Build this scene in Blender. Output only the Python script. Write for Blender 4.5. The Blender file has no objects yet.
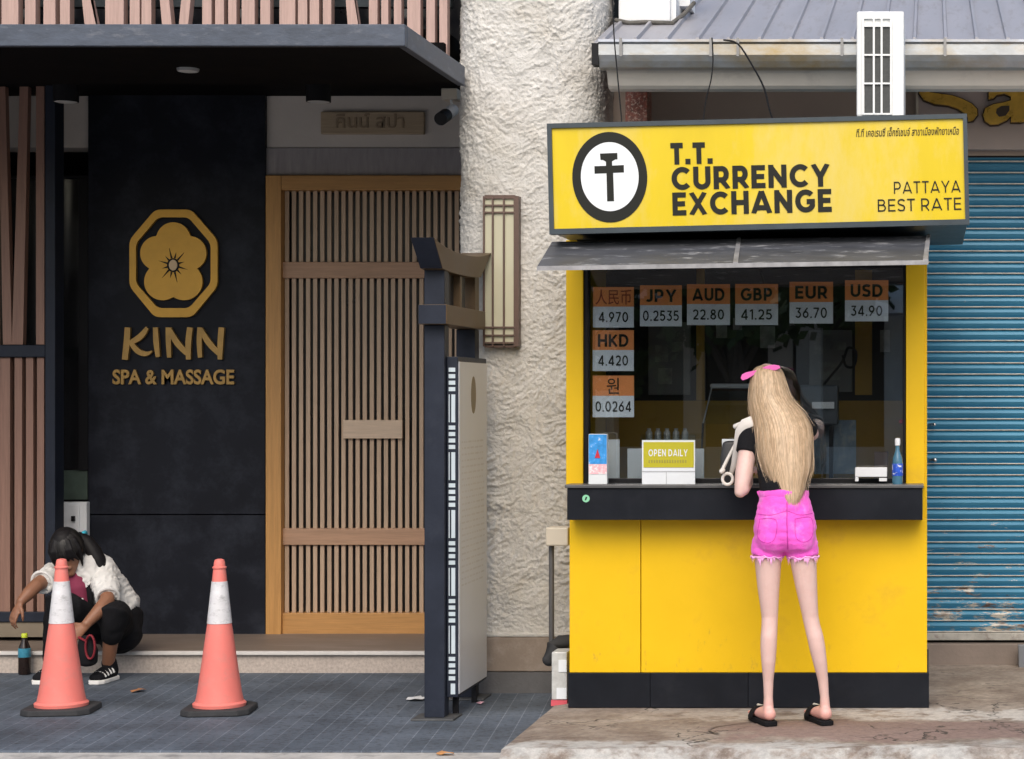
import bpy, bmesh, math, random
from mathutils import Vector, Matrix, noise
R = math.radians
random.seed(7)
SC = bpy.context.scene
COL = SC.collection

# ------------------------------------------------------------------ camera, sky, sun, exposure
F, CX, CY, EYE = 2050.0, 930.0, 395.0, 1.6
cam_d = bpy.data.cameras.new('camera')
cam_d.sensor_width = 36; cam_d.sensor_fit = 'HORIZONTAL'
cam_d.lens = F / 1024 * 36
cam_d.shift_x = -(CX - 512) / 1024
cam_d.shift_y = (CY - 379.5) / 1024
cam_d.clip_start = 0.05; cam_d.clip_end = 2000
cam = bpy.data.objects.new('camera', cam_d); COL.objects.link(cam)
cam.location = (0, 0, EYE); cam.rotation_euler = (R(90), 0, 0)
SC.camera = cam

SUN_EL, SUN_AZ = R(45), R(176)          # azimuth measured from +Y clockwise: behind the camera, a little to the left
W = bpy.data.worlds.new('World'); SC.world = W; W.use_nodes = True
wn = W.node_tree
for n in list(wn.nodes): wn.nodes.remove(n)
sky = wn.nodes.new('ShaderNodeTexSky'); sky.sky_type = 'NISHITA'; sky.sun_disc = False
sky.sun_elevation = SUN_EL; sky.sun_rotation = SUN_AZ
sky.air_density = 1.2; sky.dust_density = 4.0; sky.ozone_density = 1.0
bg = wn.nodes.new('ShaderNodeBackground'); bg.inputs['Strength'].default_value = 0.15
wo = wn.nodes.new('ShaderNodeOutputWorld')
wn.links.new(sky.outputs[0], bg.inputs[0]); wn.links.new(bg.outputs[0], wo.inputs[0])
sun_d = bpy.data.lights.new('sun', 'SUN'); sun_d.energy = 1.0; sun_d.angle = R(48); sun_d.color = (1, .97, .92)
sun = bpy.data.objects.new('sun', sun_d); COL.objects.link(sun)
sd = Vector((math.sin(SUN_AZ) * math.cos(SUN_EL), math.cos(SUN_AZ) * math.cos(SUN_EL), math.sin(SUN_EL)))
sun.location = sd * 30
sun.rotation_euler = (-sd).to_track_quat('-Z', 'Y').to_euler()
SC.view_settings.view_transform = 'Standard'; SC.view_settings.look = 'None'
SC.view_settings.exposure = 0.45; SC.view_settings.gamma = 1
SC.view_settings.use_curve_mapping = False

# ------------------------------------------------------------------ helpers
def P(px, py, d): return Vector(((px - CX) * d / F, d, EYE + (CY - py) * d / F))
def PX(px, d): return (px - CX) * d / F
def PZ(py, d): return EYE + (CY - py) * d / F

def thing(name, label, cat, loc=(0, 0, 0), group=None):
    o = bpy.data.objects.new(name, None); COL.objects.link(o)
    o.empty_display_size = .1
    o.location = loc; o['label'] = label; o['category'] = cat; o['kind'] = 'thing'
    if group: o['group'] = group
    return o
def wloc(o):
    v = Vector((0, 0, 0))
    while o: v += o.location; o = o.parent
    return v
def obj(name, bm, mat, parent=None, smooth=False, bevel=0, origin=None, label=None):
    """bm is in world coordinates; the object is placed under parent (no rotations anywhere)."""
    off = wloc(parent) if parent else Vector(origin or (0, 0, 0))
    if isinstance(bm, bpy.types.Mesh):
        me = bm; me.transform(Matrix.Translation(-off)); me.name = name
    else:
        bmesh.ops.translate(bm, verts=bm.verts, vec=-off)
        me = bpy.data.meshes.new(name); bm.to_mesh(me); bm.free()
    o = bpy.data.objects.new(name, me); COL.objects.link(o)
    if not parent: o.location = off
    for m in (mat if isinstance(mat, (list, tuple)) else [mat]): me.materials.append(m)
    o.parent = parent
    if smooth:
        for p in me.polygons: p.use_smooth = True
        if len(me.polygons) < 4000: me.set_sharp_from_angle(angle=R(38))
    if bevel:
        b = o.modifiers.new('bevel', 'BEVEL'); b.width = bevel; b.segments = 2; b.limit_method = 'ANGLE'; b.angle_limit = R(40)
        b.harden_normals = False
    if label: o['label'] = label
    return o
def tag(o, label, cat, group=None):
    o['label'] = label; o['category'] = cat; o['kind'] = 'thing'
    if group: o['group'] = group
    return o
def kind(o, k): o['kind'] = k; return o
def copy_tree(o, parent=None):
    c = o.copy(); COL.objects.link(c); c.parent = parent
    for ch in list(o.children): copy_tree(ch, c)
    return c
def B(): return bmesh.new()
def box(bm, x0, x1, y0, y1, z0, z1, mi=0):
    v = [bm.verts.new(p) for p in ((x0,y0,z0),(x1,y0,z0),(x1,y1,z0),(x0,y1,z0),(x0,y0,z1),(x1,y0,z1),(x1,y1,z1),(x0,y1,z1))]
    for f in ((0,3,2,1),(4,5,6,7),(0,1,5,4),(1,2,6,5),(2,3,7,6),(3,0,4,7)):
        bm.faces.new([v[i] for i in f]).material_index = mi
    return bm
def pbox(bm, x0, x1, y0, y1, d0, d1, mi=0):
    """box whose front face covers the photo rectangle when it stands at depth d0"""
    return box(bm, PX(x0,d0), PX(x1,d0), d0, d1, PZ(y1,d0), PZ(y0,d0), mi)
def hexa(bm, p8, mi=0):
    v = [bm.verts.new(p) for p in p8]
    for f in ((0,3,2,1),(4,5,6,7),(0,1,5,4),(1,2,6,5),(2,3,7,6),(3,0,4,7)):
        bm.faces.new([v[i] for i in f]).material_index = mi
    return bm
def prism(bm, pts, d0, d1, mi=0):
    """polygon of (X,Z) points extruded in depth from d0 (front) to d1"""
    a = [bm.verts.new((x, d0, z)) for x, z in pts]; b = [bm.verts.new((x, d1, z)) for x, z in pts]
    n = len(pts)
    fs = [bm.faces.new(a), bm.faces.new(list(reversed(b)))]
    for i in range(n): fs.append(bm.faces.new((a[i], b[i], b[(i+1)%n], a[(i+1)%n])))
    for f in fs: f.material_index = mi
    bmesh.ops.recalc_face_normals(bm, faces=fs)
    return bm
def ring(bm, outer, inner, d0, d1):
    n = len(outer)
    V = [[bm.verts.new((x, d, z)) for x, z in L] for d in (d0, d1) for L in (outer, inner)]
    fs = []
    for i in range(n):
        j = (i+1) % n
        fs += [bm.faces.new((V[0][i],V[0][j],V[1][j],V[1][i])), bm.faces.new((V[2][i],V[3][i],V[3][j],V[2][j])),
               bm.faces.new((V[0][i],V[2][i],V[2][j],V[0][j])), bm.faces.new((V[1][i],V[1][j],V[3][j],V[3][i]))]
    bmesh.ops.recalc_face_normals(bm, faces=fs)
    return bm
def lathe(bm, prof, c, n=24, mi=0, sx=1, sy=1):
    """profile of (radius, z) around a vertical axis at c=(x,y,z0)"""
    rows = []
    for r, z in prof:
        rows.append([bm.verts.new((c[0]+sx*r*math.cos(2*math.pi*k/n), c[1]+sy*r*math.sin(2*math.pi*k/n), c[2]+z)) for k in range(n)])
    for a, b in zip(rows, rows[1:]):
        for k in range(n): bm.faces.new((a[k], a[(k+1)%n], b[(k+1)%n], b[k])).material_index = mi
    bm.faces.new(list(reversed(rows[0]))).material_index = mi
    bm.faces.new(rows[-1]).material_index = mi
    return bm
def chain(bm, pts, n=14, ref=(1, 0, 0), cap=True, mi=0, power=1.0):
    """closed tube through [(point, rx, ry)]; rx lies along ref, ry across; rounded ends"""
    pts = [(Vector(p[0]), p[1], p[2] if len(p) > 2 else p[1]) for p in pts]
    ref = Vector(ref); rows = []
    L = len(pts)
    def ringat(c, t, rx, ry):
        s = ref - t * ref.dot(t)
        if s.length < 1e-4: s = t.orthogonal()
        s.normalize(); u = t.cross(s)
        out = []
        for k in range(n):
            a = 2*math.pi*k/n; ca, sa = math.cos(a), math.sin(a)
            if power != 1: ca = math.copysign(abs(ca)**power, ca); sa = math.copysign(abs(sa)**power, sa)
            out.append(bm.verts.new(c + s*rx*ca + u*ry*sa))
        return out
    for i, (p, rx, ry) in enumerate(pts):
        t = (pts[min(i+1, L-1)][0] - pts[max(i-1, 0)][0]).normalized()
        if cap and i == 0:
            m = min(rx, ry)
            for a in (.95, .7, .35): rows.append(ringat(p - t*m*a*.9, t, rx*math.sqrt(1-a*a), ry*math.sqrt(1-a*a)))
        rows.append(ringat(p, t, rx, ry))
        if cap and i == L-1:
            m = min(rx, ry)
            for a in (.35, .7, .95): rows.append(ringat(p + t*m*a*.9, t, rx*math.sqrt(1-a*a), ry*math.sqrt(1-a*a)))
    fs = []
    for a, b in zip(rows, rows[1:]):
        for k in range(n): fs.append(bm.faces.new((a[k], a[(k+1)%n], b[(k+1)%n], b[k])))
    fs.append(bm.faces.new(list(reversed(rows[0])))); fs.append(bm.faces.new(rows[-1]))
    for f in fs: f.material_index = mi
    return bm
def tube(bm, pts, r, n=8, mi=0): return chain(bm, [(p, r) for p in pts], n, (.3, .5, .8), True, mi)
def smooth_path(ctrl, k=6):
    """Catmull-Rom through tuples of numbers"""
    C = [ctrl[0]] + list(ctrl) + [ctrl[-1]]; out = []
    for i in range(1, len(C)-2):
        for s in range(k):
            t = s / k
            out.append(tuple(.5*(2*b + (c-a)*t + (2*a-5*b+4*c-d)*t*t + (3*b-a-3*c+d)*t**3) for a, b, c, d in zip(C[i-1], C[i], C[i+1], C[i+2])))
    out.append(tuple(ctrl[-1])); return out
def grow(bm, voxel, iters=4, factor=.5):
    """melt overlapping closed tubes into one continuous skin"""
    bmesh.ops.recalc_face_normals(bm, faces=bm.faces)
    me = bpy.data.meshes.new('tmp'); bm.to_mesh(me); bm.free()
    o = bpy.data.objects.new('tmp', me); COL.objects.link(o)
    r = o.modifiers.new('r', 'REMESH'); r.mode = 'VOXEL'; r.voxel_size = voxel
    s = o.modifiers.new('s', 'SMOOTH'); s.iterations = iters; s.factor = factor
    dg = bpy.context.evaluated_depsgraph_get()
    out = bpy.data.meshes.new_from_object(o.evaluated_get(dg))
    bpy.data.objects.remove(o); bpy.data.meshes.remove(me)
    return out
def text(s, x0, x1, z0, z1, d, t=.004, bold=0, shear=0, spacing=1):
    """lettering as solid geometry that fills the rectangle x0..x1, z0..z1 and stands from depth d forward by t"""
    f = bpy.data.curves.new('t', 'FONT'); f.body = s; f.size = 1; f.offset = bold; f.shear = shear; f.space_character = spacing
    f.extrude = .5; f.resolution_u = 6
    o = bpy.data.objects.new('t', f); COL.objects.link(o)
    bpy.context.view_layer.update()
    me = bpy.data.meshes.new_from_object(o.evaluated_get(bpy.context.evaluated_depsgraph_get()))
    bpy.data.objects.remove(o); bpy.data.curves.remove(f)
    bm = bmesh.new(); bm.from_mesh(me); bpy.data.meshes.remove(me)
    xs = [v.co.x for v in bm.verts]; ys = [v.co.y for v in bm.verts]
    ax, bx, ay, by = min(xs), max(xs), min(ys), max(ys)
    for v in bm.verts:
        X = x0 + (v.co.x-ax)/(bx-ax)*(x1-x0); Z = z0 + (v.co.y-ay)/(by-ay)*(z1-z0)
        v.co = (X, d - t*(v.co.z+.5), Z)
    return bm
def ptext(s, x0, x1, y0, y1, d, **k): return text(s, PX(x0,d), PX(x1,d), PZ(y1,d), PZ(y0,d), d, **k)
def join(bm, other):
    me = bpy.data.meshes.new('j'); other.to_mesh(me); other.free(); bm.from_mesh(me); bpy.data.meshes.remove(me); return bm
def ell(cx, cz, rx, rz, n=48): return [(cx+rx*math.cos(2*math.pi*k/n), cz+rz*math.sin(2*math.pi*k/n)) for k in range(n)]

# ------------------------------------------------------------------ a plain geometric sans drawn with strokes (cap height 1)
def arc(cx, cy, rx, ry, a0, a1, n=18): return [(cx+rx*math.cos(R(a0+(a1-a0)*k/n)), cy+ry*math.sin(R(a0+(a1-a0)*k/n))) for k in range(n+1)]
def glyph(c, w):
    h = w/2; t = 1-h
    def S(p): return [q[:2] for q in smooth_path(p, 6)]
    if c == 'T': return .64, [[(0,t),(.64,t)], [(.32,0),(.32,t)]]
    if c == '.': return w*1.05, [[(0,h),(w*1.05,h)]]
    if c == 'C': return .80, [arc(.46,.5,.46-h,.5-h,44,316,26)]
    if c == 'G': return .86, [arc(.46,.5,.46-h,.5-h,44,318,26)+[(.86-h,.30),(.86-h,.47),(.50,.47)]]
    if c == 'O': return .94, [arc(.47,.5,.47-h,.5-h,0,360,36)]
    if c == '0': return .66, [arc(.33,.5,.33-h,.5-h,0,360,32)]
    if c == 'U': return .74, [[(h,1),(h,.36)]+arc(.37,.36,.37-h,.36-h,180,360,16)+[(.74-h,.36),(.74-h,1)]]
    if c in 'RPB':
        m = .40 if c != 'B' else .53
        out = [[(h,0),(h,1)], [(h,t),(.36,t)]+arc(.36,(t+m)/2,.66-h-.36,(t-m)/2,90,-90,14)+[(h,m)]]
        if c == 'R': out.append([(.34,m),(.62,-.01)])
        if c == 'B': out[1] = [(h,t),(.34,t)]+arc(.34,(t+m)/2,.60-h-.34,(t-m)/2,90,-90,14)+[(h,m)]; out.append([(h,m-.001),(.36,m-.001)]+arc(.36,(m+h)/2,.67-h-.36,(m-h)/2,90,-90,14)+[(h,h)])
        return .68, out
    if c == 'E': return .60, [[(h,0),(h,1)], [(h,t),(.59,t)], [(h,.505),(.55,.505)], [(h,h),(.60,h)]]
    if c == 'L': return .56, [[(h,1),(h,0)], [(h,h),(.56,h)]]
    if c == 'I': return w, [[(h,0),(h,1)]]
    if c == 'N': return .78, [[(h,0),(h,1)], [(.78-h,0),(.78-h,1)], [(h*1.1,t),(.78-h*1.1,h)]]
    if c == 'Y': return .78, [[(h*.8,1.0),(.39,.43)], [(.78-h*.8,1.0),(.39,.43)], [(.39,.5),(.39,0)]]
    if c == 'X': return .78, [[(h*.9,0),(.78-h*.9,1)], [(h*.9,1),(.78-h*.9,0)]]
    if c == 'H': return .76, [[(h,0),(h,1)], [(.76-h,0),(.76-h,1)], [(h,.5),(.76-h,.5)]]
    if c == 'A': return .86, [[(h*.7,0),(.43,.99)], [(.86-h*.7,0),(.43,.99)], [(.18,.25),(.68,.25)]]
    if c == 'D': return .78, [[(h,0),(h,1)], [(h,t),(.34,t)]+arc(.34,.5,.78-h-.34,.5-h,90,-90,18)+[(h,h)]]
    if c == 'J': return .54, [[(.54-h,1),(.54-h,.30)]+arc(.25,.30,.29-h,.30-h,0,-140,12)]
    if c == 'K': return .72, [[(h,0),(h,1)], [(.68-h*.3,1),(h,.36)], [(.26,.52),(.70-h*.3,0)]]
    if c == 'S': return .62, [S([(.57,.83),(.46,t-.02),(.30,t),(.14,t-.06),(h*1.05,.74),(.14,.58),(.32,.51),(.50,.43),(.62-h,.26),(.50,h+.05),(.32,h),(.16,h+.03),(.03,.17)])]
    if c == '1': return .34, [[(.34-h,0),(.34-h,1)], [(.02,.80),(.34-h,t+.02)]]
    if c == '2': return .58, [S([(.05,.76),(.13,t-.05),(.29,t),(.46,t-.08),(.58-h,.70),(.46,.48),(.26,.26),(h*.9,h)]), [(h*.5,h),(.58,h)]]
    if c == '3': return .58, [[(.05,t),(.50,t),(.27,.60)]+arc(.26,.32,.32-h,.32-h,80,-150,16)]
    if c == '4': return .66, [[(.48,0),(.48,1)], [(.46,t+.02),(.05,.26)], [(.02,.24),(.66,.24)]]
    if c == '5': return .60, [[(.53,t),(.13,t),(.10,.55)]+arc(.27,.33,.33-h,.33-h,110,-150,18)]
    if c == '6': return .62, [arc(.31,.33,.31-h,.33-h,0,360,26), [(.50,1.0),(.12,.50)]]
    if c == '7': return .58, [[(0,t),(.56,t)], [(.53,t),(.16,0)]]
    if c == '8': return .62, [arc(.31,.75,.27-h,.25-h,0,360,22), arc(.31,.29,.31-h,.29-h,0,360,24)]
    if c == '9': return .62, [arc(.31,.67,.31-h,.33-h,0,360,26), [(.12,0.0),(.50,.50)]]
    return .34, []
def strokes(s, x0, x1, z0, z1, d, t=.002, w=.2, track=.14):
    """s drawn to fill the rectangle x0..x1, z0..z1 in front of depth d"""
    pen = 0; polys = []
    for ch in s:
        a, ls = glyph(ch, w)
        for l in ls: polys.append([(pen+x, y) for x, y in l])
        pen += a + (track if ch != ' ' else 0)
    tot = pen - track; sx = (x1-x0)/tot; sz = z1-z0; bm = B()
    for k, l in enumerate(polys):
        closed = len(l) > 6 and math.hypot(l[0][0]-l[-1][0], l[0][1]-l[-1][1]) < 1e-6
        pts = l[:-1] if closed else l
        pts = [p for i, p in enumerate(pts) if i == 0 or math.hypot(p[0]-pts[i-1][0], p[1]-pts[i-1][1]) > 1e-4]; n = len(pts); L_, R_ = [], []
        for i in range(n):
            p = pts[i]; a = pts[i-1] if (closed or i > 0) else None; b = pts[(i+1) % n] if (closed or i < n-1) else None
            def nr(u, v): q_ = math.hypot(v[0]-u[0], v[1]-u[1]) or 1; return (-(v[1]-u[1])/q_, (v[0]-u[0])/q_)
            if a is None: m = nr(p, b)
            elif b is None: m = nr(a, p)
            else:
                n1, n2 = nr(a, p), nr(p, b); mx, my = n1[0]+n2[0], n1[1]+n2[1]; q_ = mx*mx+my*my
                f = min(2/q_, 1.6) if q_ > 1e-6 else 1; m = (mx*f, my*f)
            L_.append((p[0]+m[0]*w/2, p[1]+m[1]*w/2)); R_.append((p[0]-m[0]*w/2, p[1]-m[1]*w/2))
        f = lambda q_: (x0+q_[0]*sx, z0+min(max(q_[1],0),1)*sz)
        fr = d-t-.00011*(k % 9)
        if closed: ring(bm, [f(q_) for q_ in L_], [f(q_) for q_ in R_], fr, d)
        else:
            for i in range(n-1):
                quad = [f(L_[i]), f(L_[i+1]), f(R_[i+1]), f(R_[i])]
                a_ = [bm.verts.new((x, fr, z)) for x, z in quad]; b_ = [bm.verts.new((x, d, z)) for x, z in quad]
                fs = [bm.faces.new(a_), bm.faces.new(b_[::-1])] + [bm.faces.new((a_[j], b_[j], b_[(j+1)%4], a_[(j+1)%4])) for j in (0, 2) ]
                if i == 0: fs.append(bm.faces.new((a_[3], b_[3], b_[0], a_[0])))
                if i == n-2: fs.append(bm.faces.new((a_[1], b_[1], b_[2], a_[2])))
                bmesh.ops.recalc_face_normals(bm, faces=fs)
    return bm
def pstrokes(s, x0, x1, y0, y1, d, **k): return strokes(s, PX(x0,d), PX(x1,d), PZ(y1,d), PZ(y0,d), d, **k)

# ------------------------------------------------------------------ materials
def M(name, col, rough=.6, metal=0, var=.12, vscale=3, bump=0, bscale=60, spec=.5, coat=0, stretch=(1,1,1),
      dirt=None, dscale=4, dlo=.5, dhi=.7, sheen=0, trans=0, sss=0, alpha=None):
    m = bpy.data.materials.new(name); m.use_nodes = True
    nt = m.node_tree; b = nt.nodes['Principled BSDF']; N = nt.nodes.new; L = nt.links.new
    b.inputs['Roughness'].default_value = rough; b.inputs['Metallic'].default_value = metal
    b.inputs['Specular IOR Level'].default_value = spec
    b.inputs['Coat Weight'].default_value = coat; b.inputs['Coat Roughness'].default_value = .15
    if sheen: b.inputs['Sheen Weight'].default_value = sheen
    if trans: b.inputs['Transmission Weight'].default_value = trans
    if sss:
        b.inputs['Subsurface Weight'].default_value = sss; b.inputs['Subsurface Scale'].default_value = .02
        b.inputs['Subsurface Radius'].default_value = (1, .3, .15)
    tc = N('ShaderNodeTexCoord'); mp = N('ShaderNodeMapping'); L(tc.outputs['Object'], mp.inputs[0]); mp.inputs['Scale'].default_value = stretch
    n1 = N('ShaderNodeTexNoise'); n1.inputs['Scale'].default_value = vscale; n1.inputs['Detail'].default_value = 6; n1.inputs['Roughness'].default_value = .65
    L(mp.outputs[0], n1.inputs['Vector'])
    mr = N('ShaderNodeMapRange'); mr.inputs[1].default_value = .3; mr.inputs[2].default_value = .7
    mr.inputs[3].default_value = 1-var; mr.inputs[4].default_value = 1+var; L(n1.outputs[0], mr.inputs[0])
    mx = N('ShaderNodeMix'); mx.data_type = 'RGBA'; mx.blend_type = 'MULTIPLY'; mx.inputs[0].default_value = 1
    mx.inputs[6].default_value = (*col, 1); L(mr.outputs[0], mx.inputs[7])
    out = mx.outputs[2]
    if dirt:
        n2 = N('ShaderNodeTexNoise'); n2.inputs['Scale'].default_value = dscale; n2.inputs['Detail'].default_value = 8; n2.inputs['Roughness'].default_value = .7
        L(mp.outputs[0], n2.inputs['Vector'])
        m2 = N('ShaderNodeMapRange'); m2.inputs[1].default_value = dlo; m2.inputs[2].default_value = dhi; L(n2.outputs[0], m2.inputs[0])
        m2.name = 'dirt_fac'
        x2 = N('ShaderNodeMix'); x2.data_type = 'RGBA'; L(m2.outputs[0], x2.inputs[0]); L(out, x2.inputs[6]); x2.inputs[7].default_value = (*dirt, 1)
        out = x2.outputs[2]
    L(out, b.inputs['Base Color'])
    r2 = N('ShaderNodeMapRange'); r2.inputs[3].default_value = max(0, rough-.1); r2.inputs[4].default_value = min(1, rough+.1); L(n1.outputs[0], r2.inputs[0]); L(r2.outputs[0], b.inputs['Roughness'])
    if bump:
        n3 = N('ShaderNodeTexNoise'); n3.inputs['Scale'].default_value = bscale; n3.inputs['Detail'].default_value = 5; L(mp.outputs[0], n3.inputs['Vector'])
        bp = N('ShaderNodeBump'); bp.inputs['Strength'].default_value = bump; bp.inputs['Distance'].default_value = .01
        L(n3.outputs[0], bp.inputs['Height']); L(bp.outputs[0], b.inputs['Normal'])
    return m
def glass_mat(name, tint=(.9,.95,.93), base=.045, rough=.01, edge=.6):
    m = bpy.data.materials.new(name); m.use_nodes = True; nt = m.node_tree; N = nt.nodes.new; L = nt.links.new
    nt.nodes.remove(nt.nodes['Principled BSDF'])
    lw = N('ShaderNodeLayerWeight'); lw.inputs[0].default_value = .5
    pw = N('ShaderNodeMath'); pw.operation = 'POWER'; L(lw.outputs['Facing'], pw.inputs[0]); pw.inputs[1].default_value = 4
    mr = N('ShaderNodeMapRange'); L(pw.outputs[0], mr.inputs[0]); mr.inputs[3].default_value = base; mr.inputs[4].default_value = edge
    t = N('ShaderNodeBsdfTransparent'); t.inputs[0].default_value = (*tint, 1)
    g = N('ShaderNodeBsdfGlossy'); g.inputs['Roughness'].default_value = rough
    mx = N('ShaderNodeMixShader'); L(mr.outputs[0], mx.inputs[0]); L(t.outputs[0], mx.inputs[1]); L(g.outputs[0], mx.inputs[2])
    L(mx.outputs[0], nt.nodes['Material Output'].inputs[0]); return m
def wood(name, col, dark, scale=6, axis=2, rough=.5):
    """grain running along the given axis"""
    st = [9, 9, 9]; st[axis] = .5
    return M(name, col, rough, var=.14, vscale=scale, stretch=tuple(st), dirt=dark, dscale=scale*1.7, dlo=.5, dhi=.85, bump=.12, bscale=20)

YEL = M('yellow_paint', (.77, .48, .003), .45, var=.05, vscale=2.5, spec=.35, dirt=(.62,.36,.02), dscale=5, dlo=.56, dhi=.85, bump=.06, bscale=3)
def scuff(m):
    nt = m.node_tree; N = nt.nodes.new; L = nt.links.new; b = nt.nodes['Principled BSDF']; src = b.inputs['Base Color'].links[0].from_socket
    g = N('ShaderNodeNewGeometry'); mp = N('ShaderNodeMapping'); mp.inputs['Scale'].default_value = (3, 3, 1.2); L(g.outputs['Position'], mp.inputs[0])
    n = N('ShaderNodeTexNoise'); n.inputs['Scale'].default_value = 7; n.inputs['Detail'].default_value = 9; n.inputs['Roughness'].default_value = .75; L(mp.outputs[0], n.inputs[0])
    s_ = N('ShaderNodeSeparateXYZ'); L(g.outputs['Position'], s_.inputs[0]); r = N('ShaderNodeMapRange'); L(s_.outputs[2], r.inputs[0]); r.inputs[1].default_value = .6; r.inputs[2].default_value = .24; r.inputs[3].default_value = -.06; r.inputs[4].default_value = .06
    a = N('ShaderNodeMath'); a.operation = 'ADD'; L(n.outputs[0], a.inputs[0]); L(r.outputs[0], a.inputs[1]); r2 = N('ShaderNodeMapRange'); L(a.outputs[0], r2.inputs[0]); r2.inputs[1].default_value = .60; r2.inputs[2].default_value = .72; r2.inputs[4].default_value = .55
    x = N('ShaderNodeMix'); x.data_type = 'RGBA'; L(r2.outputs[0], x.inputs[0]); L(src, x.inputs[6]); x.inputs[7].default_value = (.36,.24,.06,1); L(x.outputs[2], b.inputs['Base Color'])
scuff(YEL)
SIGNY = M('yellow_sign_film', (.67, .495, .004), .32, var=.06, vscale=3, stretch=(1,1,.35), dirt=(.67,.54,.17), dscale=2.2, dlo=.47, dhi=.72, spec=.5)
DARKP = M('charcoal_laminate', (.009, .011, .016), .42, var=.2, vscale=4, dirt=(.018,.02,.026), dscale=6, dlo=.5, dhi=.8, spec=.2)
BLACK = M('black_paint', (.010, .010, .012), .5, var=.2, spec=.2)
FRAMED = M('sign_frame_metal', (.045, .06, .072), .4, metal=.3, var=.15, vscale=8)
INK = M('dark_vinyl', (.018, .019, .016), .6, var=.1, spec=.2)
WHITEV = M('white_vinyl', (.78, .82, .86), .4, var=.03)
STUCCO = M('stucco', (.60, .59, .565), .9, var=.14, vscale=7, bump=.8, bscale=75, dirt=(.47,.445,.40), dscale=3.5, dlo=.5, dhi=.75, spec=.2)
PLINTH = M('plinth_cement', (.27, .22, .18), .85, var=.12, vscale=7, bump=.3, bscale=70, dirt=(.33,.28,.24), dscale=14)
PLINTHD = M('plinth_grey', (.12, .12, .125), .85, var=.15, vscale=9, bump=.3, bscale=70)
SPAWALL = M('charcoal_wall', (.0085, .010, .016), .5, var=.22, vscale=1.8, dirt=(.026,.030,.042), dscale=3.5, dlo=.48, dhi=.72, bump=.04, bscale=12, spec=.18)
BEIGEW = M('beige_plaster', (.68, .62, .56), .85, var=.06, vscale=3, bump=.1)
CONCS = M('grey_board', (.36, .33, .33), .8, var=.16, vscale=8, stretch=(4,1,.6), bump=.15)
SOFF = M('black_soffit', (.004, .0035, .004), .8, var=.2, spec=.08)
CANOPY = M('weathered_steel', (.065, .08, .11), .5, metal=.15, var=.25, vscale=9, dirt=(.16,.17,.2), dscale=12, dlo=.55, dhi=.8, stretch=(1,1,3), bump=.1)
PINKW = wood('pink_wood', (.45, .31, .275), (.34, .23, .20))
BROWNW = wood('brown_wood', (.27, .15, .11), (.19, .10, .075))
LATT = wood('lattice_wood', (.50, .36, .25), (.38, .26, .17))
DOORW = wood('door_wood', (.52, .27, .085), (.38, .18, .05))
DOORH = wood('door_wood_across', (.50, .26, .085), (.37, .18, .05), axis=0)
LATTH = wood('rail_wood_across', (.45, .27, .17), (.33, .19, .11), axis=0)
PALEW = wood('pale_plaque', (.60, .46, .34), (.50, .37, .26), axis=0)
GOLD = M('gold_paint', (.60, .33, .05), .38, metal=.35, var=.1, vscale=6)
GOLDD = M('dull_gold', (.40, .24, .07), .42, metal=.35, var=.2, vscale=9)
PALE = M('pale_gold', (.75, .55, .33), .5)
STEEL = M('dark_slate_paint', (.019, .024, .038), .45, var=.18, vscale=6, dirt=(.03,.036,.052), dscale=9, dlo=.55, dhi=.8, spec=.22)
BRONZE = M('bronze_brown_paint', (.10, .062, .028), .45, var=.2, vscale=6)
PANELW = M('panel_print', (.60, .63, .70), .35, var=.04)
ALU = M('galvanised', (.42, .44, .46), .35, metal=.75, var=.2, vscale=6, stretch=(1,1,2), dirt=(.36,.27,.13), dscale=1.6, dlo=.42, dhi=.66)
AWN = M('scuffed_grey_sheet', (.075, .08, .092), .5, metal=.2, var=.3, vscale=5, dirt=(.50,.51,.53), dscale=7, dlo=.56, dhi=.72, stretch=(1,3,3), bump=.2, bscale=9)
AWNE = M('bare_sheet_edge', (.30, .30, .31), .5, metal=.4, var=.3, vscale=14)
ROOFM = M('grey_metal_roof', (.33, .33, .36), .5, metal=.25, var=.1, vscale=3, dirt=(.26,.25,.26), dscale=6, stretch=(3,.5,.5))
CORN = M('cream_cornice', (.80, .74, .66), .7, var=.05, vscale=4, dirt=(.5,.46,.42), dscale=5, dlo=.55, dhi=.85)
TAUPE = M('taupe_wall', (.50, .42, .365), .85, var=.06, bump=.08)
MOSAIC = M('red_granite', (.20, .05, .03), .4, var=.7, vscale=45, dirt=(.55,.38,.30), dscale=60, dlo=.52, dhi=.60)
ACW = M('ac_white', (.78, .80, .80), .35, var=.04, vscale=6, dirt=(.62,.62,.58), dscale=8, dlo=.6, dhi=.85)
ACD = M('ac_fins', (.05, .055, .055), .6, var=.3, vscale=60)
WHITEP = M('white_paint', (.74, .76, .78), .6, var=.08, vscale=4, dirt=(.45,.46,.45), dscale=6, dlo=.6, dhi=.85)
SHUT2 = M('bare_steel_lip', (.62, .58, .52), .5, metal=.2, var=.3, vscale=18, stretch=(1,1,3))
CHROME = M('chrome', (.7, .7, .7), .2, metal=1, var=.05)
CARDO = M('orange_card', (.92, .33, .09), .5, var=.03)
CARDW = M('white_card', (.80, .86, .90), .5, var=.03)
GREYC = M('dark_red_ink', (.30, .05, .02), .5)
GLASS = glass_mat('window_glass', (.92, .94, .95), .16)
GLASSD = glass_mat('dark_glass', (.3, .33, .33), .05)
ACRYL = glass_mat('acrylic', (.93, .96, .96), .06)
INTD = M('kiosk_inside_dark', (.014, .013, .012), .7, var=.2)
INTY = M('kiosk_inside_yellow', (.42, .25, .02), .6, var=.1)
INTG = M('kiosk_inside_grey', (.17, .18, .18), .6, var=.15)
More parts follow.
